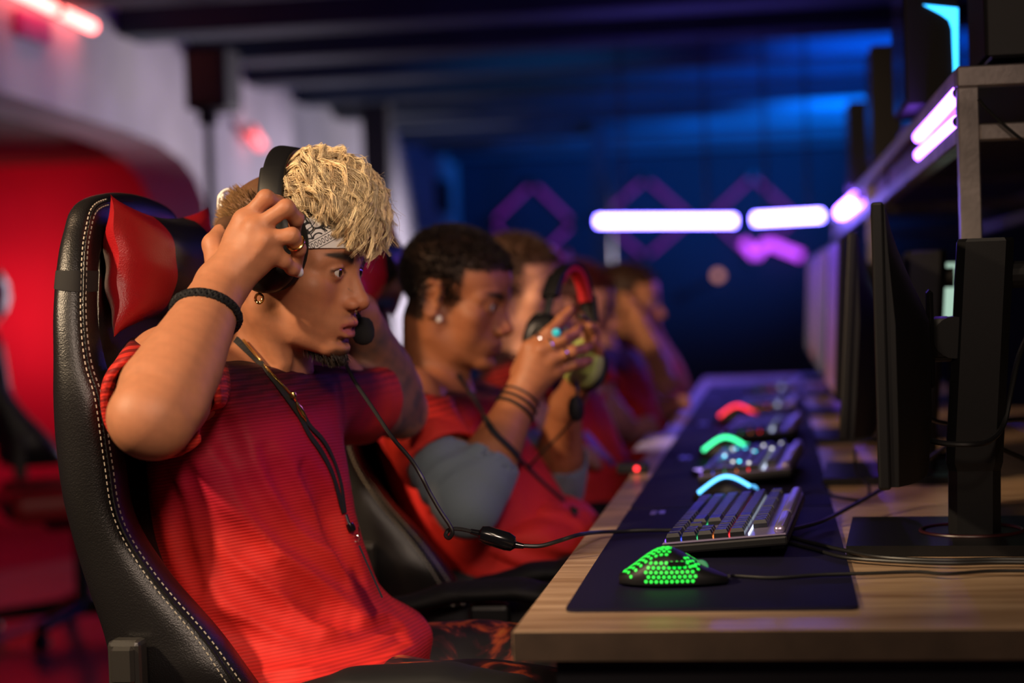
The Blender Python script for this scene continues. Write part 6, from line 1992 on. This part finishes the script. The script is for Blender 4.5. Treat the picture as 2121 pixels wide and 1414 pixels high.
# shirt over the lap
G = Field(); G.ell(P(1120, 1100, Y2), (0.095, 0.16, 0.055), 0.05); G.ell(P(1060, 1120, Y2), (0.13, 0.17, 0.07), 0.05)
fo_ = noise_fn(77, 8, 2); G.disp(lambda p: (0.004*np.sin((p[..., 0]*0.5+p[..., 2])*2*math.pi/0.05+2*fo_(p))).astype(f32), P(1120, 1100, Y2), 0.4, 0.01)
sdf_object('jersey_hem', G, 0.005, (-0.75, 2.8, 0.5), (-0.2, 3.3, 0.85), M['jersey'], p2, lambda v: np.tile(RED_HI, (len(v), 1)), 1)
# grey undersleeves
M['grey_cloth'] = mat('grey_blue_cloth', (0.15, 0.20, 0.24), 0.8, sheen=0.2)
for (sh, el, wr, t1) in ((sh2, el2, wr2, 0.40), (sh2b, el2b, wr2b, 0.42)):
    G = Field()
    q = lambda t: el+(wr-el)*t
    G.chain([sh+(el-sh)*0.40, sh+(el-sh)*0.75, el], [0.056, 0.056, 0.048], 0.02)
    G.chain([el, q(0.2), q(t1)], [0.048, 0.054, 0.051], 0.02)
    dd = ((el-sh)/np.linalg.norm(el-sh)).astype(f32); s0 = sh.astype(f32)
    fo2 = noise_fn(55, 9, 2)
    G.disp(lambda p: (0.0024*np.sin(((p-s0)@dd)*2*math.pi/0.030+1.2*fo2(p))*np.clip(1.0-np.abs(((p-s0)@dd)-0.17)/0.05, 0, 1)).astype(f32), el, 0.4, 0.01)
    dv_ = (wr-el)/np.linalg.norm(wr-el)
    G.chain([q(0.25), q(0.6), q(1.0)], [0.047, 0.049, 0.05], 0.003, 's')
    cc_ = q(t1)
    G.disc_cut(cc_, dv_, 0.12)
    u_ = sdf_object('undersleeve', G, 0.0036, np.minimum(np.minimum(sh, el), wr)-0.1, np.maximum(np.maximum(sh, el), wr)+0.1, M['grey_cloth'], p2, None, 1); u_['label'] = 'grey-blue undersleeve'
# ear stud, wrist bands, finger rings
bvh2 = bvh_of(body2)
es, _ = on(bvh2, 909, 660, 0.002)
MB().lathe([(0.0005, -0.003), (0.0052, -0.002), (0.0062, 0), (0.0050, 0.003), (0.0008, 0.005)], es, (-0.3, -1, 0), 14).build('ear_stud', mat('pearl', (0.85, 0.82, 0.80), 0.15, coat=0.5, spec=0.8), p2, True)
def wrist_band(bvh, el, wr, t, rad, mb, axtilt=(0, 0, 0)):
    c = el+(wr-el)*t; ax = (wr-el)/np.linalg.norm(wr-el)+np.array(axtilt); ax /= np.linalg.norm(ax)
    u = np.cross(ax, [0, 1.0, 0]); u /= np.linalg.norm(u); v = np.cross(ax, u); pts = []
    for a in np.linspace(0, 2*math.pi, 40, endpoint=False):
        d = u*math.cos(a)+v*math.sin(a)
        h, n, i, dd = bvh.ray_cast(Vector(c+d*0.10), Vector(-d))
        pts.append((np.array(h) if h is not None else c+d*0.032)+d*0.001)
    mb.tube(pts, rad, 6, closed=True)
for tt, rr, m_ in ((0.82, 0.0032, 'soft_black'), (0.88, 0.0028, 'soft_black'), (0.94, 0.0022, 'dark_metal')):
    mb = MB(); wrist_band(bvh2, el2, wr2, tt, rr, mb, (0.1, 0, 0.1*(tt-0.85)*10)); mb.build('wrist_band', M[m_], p2, True)
def ring_on(f, i, t, m, r=0.0118, th=0.002):
    a, b = f[i], f[i+1]; c = a+(b-a)*t; d = (b-a)/np.linalg.norm(b-a); u = np.cross(d, [0, 1.0, 0]); u /= np.linalg.norm(u); v = np.cross(d, u)
    return MB().tube([c+(u*math.cos(q)+v*math.sin(q))*r for q in np.linspace(0, 6.283, 20, endpoint=False)], th, 8, closed=True).build('finger_ring', m, p2, True), c
ring_on(f2s[0], 0, 0.55, M['chrome']); rr_, cc_ = ring_on(f2s[1], 0, 0.5, M['chrome']); ring_on(f2s[2], 0, 0.72, M['chrome'], 0.0115)
tq = f2s[0][1]+np.array([0.010, -0.010, 0.0])
MB().lathe([(0.0005, -0.003), (0.0060, -0.002), (0.0068, 0), (0.0045, 0.003), (0.0008, 0.0038)], c5(1012, 676, 2.838), (0.1, -1, 0.1), 12).build('ring_stone', mat('turquoise', (0.02, 0.55, 0.65), 0.2, emit=(0.0, 0.4, 0.5), strength=0.3), rr_, True)
# lanyard of the second player
bj2 = bvh_of(body2, je2)
pp = resample(catmull([(x, y, 0) for x, y in [(948, 775), (985, 830), (1020, 890), (1060, 930), (1110, 985), (1160, 1030), (1195, 1062)]], 6), 40)
q = [on(bj2, x, y, 0.004, 2.95) for x, y, _ in pp]
ribbon(np.array([a for a, _ in q]), [b_ for _, b_ in q], 0.010).build('lanyard', M['elastic'], p2)

# --- headset in his hands
hR = head_rot(math.radians(-26), math.radians(6), math.radians(-22))
h2o = P(1178, 672, 2.99)
hs2, h2w = make_headset(h2o, hR, 0.92, 'black headset with red band and green ear pads held by the dark-haired man', M['green_pad'], M['red_band'], cz=-0.055, cx=0.0, half=0.062, apex=0.105, lean=0.0, cup_r=(0.040, 0.048))
gp = P(1222, 782, 2.99)
MB().tube(catmull([P(1192, 790, 2.95), P(1196, 812, 2.94), P(1194, 835, 2.94)], 5), 0.003, 8).build('mic_boom', M['black_plastic'], hs2, True)
mfo = P(1193, 846, 2.94)
MB().loft([[mfo+np.array([r*math.cos(a)*0.0135, r*math.sin(a)*0.0135, zz]) for a in np.linspace(0, 6.283, 16, endpoint=False)] for r, zz in ((0.05, 0.022), (0.7, 0.018), (1.0, 0.006), (1.0, -0.008), (0.7, -0.018), (0.05, -0.022))]).build('mic_foam', M['soft_black'], hs2, True)
MB().tube(catmull([P(1140, 655, 2.97), P(1112, 650, 2.98), P(1092, 675, 2.99), P(1090, 710, 2.98), P(1100, 735, 2.97)], 6), 0.0028, 8).build('cable', M['cable'], hs2, True)
MB().tube(catmull([P(1192, 862, 2.94), P(1160, 900, 2.96), P(1120, 940, 2.97), P(1090, 975, 2.98), P(1080, 1020, 2.99)], 6), 0.0022, 8).build('cable', M['cable'], hs2, True)

# --- third player
Y3 = 3.82
sp3 = [P(1215, 1050, Y3), P(1200, 1000, Y3), P(1165, 930, Y3), P(1135, 860, Y3), P(1100, 800, Y3), P(1092, 770, Y3)]
hand = lambda w, dx, dy: None
def hand_at(w, tip_px, Yt, n=4, spread=10):
    """four fingers from a wrist towards a pixel"""
    out = []
    for i in range(n):
        tip = P(tip_px[0]+spread*(i-1.5)*0.4, tip_px[1]+spread*(i-1.5), Yt)
        m_ = 0.55*w+0.45*tip+np.array([0, -0.012, 0.004]); a = 0.3*w+0.7*tip+np.array([0, -0.016, 0.006])
        out.append([m_, a, 0.12*w+0.88*tip+np.array([0, -0.008, 0]), tip])
    return out
SK3, LP3 = np.array(srgb(205, 150, 122)), np.array(srgb(170, 100, 95))
w3a = P(1066, 590, 3.66); w3b = P(1170, 700, 3.95)
p3, O3, R3, body3, je3, _ = player('brown-haired man in a red jersey sitting behind the raised headset', Y3, (1143, 606), 0.97, -8, -6, SK3, LP3, (0.05, 0.026, 0.014),
    P(1092, 765, Y3), sp3, [(0.165, 0.11), (0.165, 0.118), (0.16, 0.118), (0.165, 0.115), (0.15, 0.10), (0.09, 0.075)],
    [(P(1062, 800, 3.64), P(1095, 880, 3.52), P(1170, 930, 3.62), hand_at(P(1170, 930, 3.62), (1235, 950), 3.68), None), (P(1165, 800, 4.0), P(1235, 890, 4.05), w3b, hand_at(w3b, (1140, 610), 3.92), None)],
    M['skin_fair'], (P(1100, 790, Y3)[2], P(1200, 960, Y3)[2]), 0.004, 0.006, hip=(-0.43, Y3), knee_x=-0.08, hair_n=3500, hair_len=0.014)
lb = MB(); pp = resample([(1210, 895, 0), (1240, 930, 0), (1272, 962, 0)], 12); bj3 = bvh_of(body3, je3)
q = [on(bj3, x, y, 0.008, 3.7) for x, y, _ in pp]
ribbon(np.array([a for a, _ in q]), [b_ for _, b_ in q], 0.018).build('lanyard', mat('lanyard_violet', (0.35, 0.22, 0.75), 0.15, 0.6), p3)

# --- fourth player
Y4 = 4.6
sp4 = [P(1310, 985, Y4), P(1300, 940, Y4), P(1280, 870, Y4), P(1255, 800, Y4), P(1232, 760, Y4), P(1226, 738, Y4)]
p4, *_ = player('player in a red jersey with dark red hair, fourth from the front', Y4, (1258, 648), 0.96, -6, -8, np.array(srgb(200, 140, 130)), LP3, (0.07, 0.008, 0.012),
    P(1226, 735, Y4), sp4, [(0.16, 0.105), (0.16, 0.112), (0.155, 0.11), (0.16, 0.11), (0.15, 0.10), (0.09, 0.075)],
    [(P(1212, 765, 4.42), P(1255, 860, 4.36), P(1305, 892, 4.42), hand_at(P(1305, 892, 4.42), (1358, 880), 4.45), None), (P(1280, 765, 4.78), P(1330, 850, 4.8), P(1378, 850, 4.75), hand_at(P(1378, 850, 4.75), (1425, 832), 4.7, spread=6), None)],
    M['skin_fair'], (P(1230, 745, Y4)[2], P(1290, 900, Y4)[2]), 0.005, 0.008, hip=(-0.38, Y4), knee_x=-0.04, hair_n=3000, hair_len=0.022)
# --- fifth player
Y5 = 5.35
w5 = P(1322, 668, 5.16)
sp5 = [P(1368, 940, Y5), P(1355, 900, Y5), P(1338, 840, Y5), P(1318, 785, Y5), P(1306, 745, Y5), P(1306, 725, Y5)]
p5, *_ = player('farthest player in a red jersey with raised bare arms', Y5, (1358, 628), 0.98, -4, -4, np.array(srgb(200, 138, 100)), LP3, (0.03, 0.015, 0.010),
    P(1308, 722, Y5), sp5, [(0.16, 0.105), (0.16, 0.112), (0.155, 0.11), (0.16, 0.11), (0.15, 0.10), (0.09, 0.075)],
    [(P(1285, 745, 5.16), P(1372, 795, 5.02), w5, hand_at(w5, (1300, 618), 5.22), None), (P(1345, 750, 5.55), P(1400, 800, 5.62), P(1352, 690, 5.5), hand_at(P(1352, 690, 5.5), (1330, 630), 5.44), None)],
    M['skin_fair'], (P(1306, 730, Y5)[2], P(1350, 870, Y5)[2]), 0.005, 0.008, hip=(-0.38, Y5), knee_x=-0.02, hair_n=2500, hair_len=0.012)
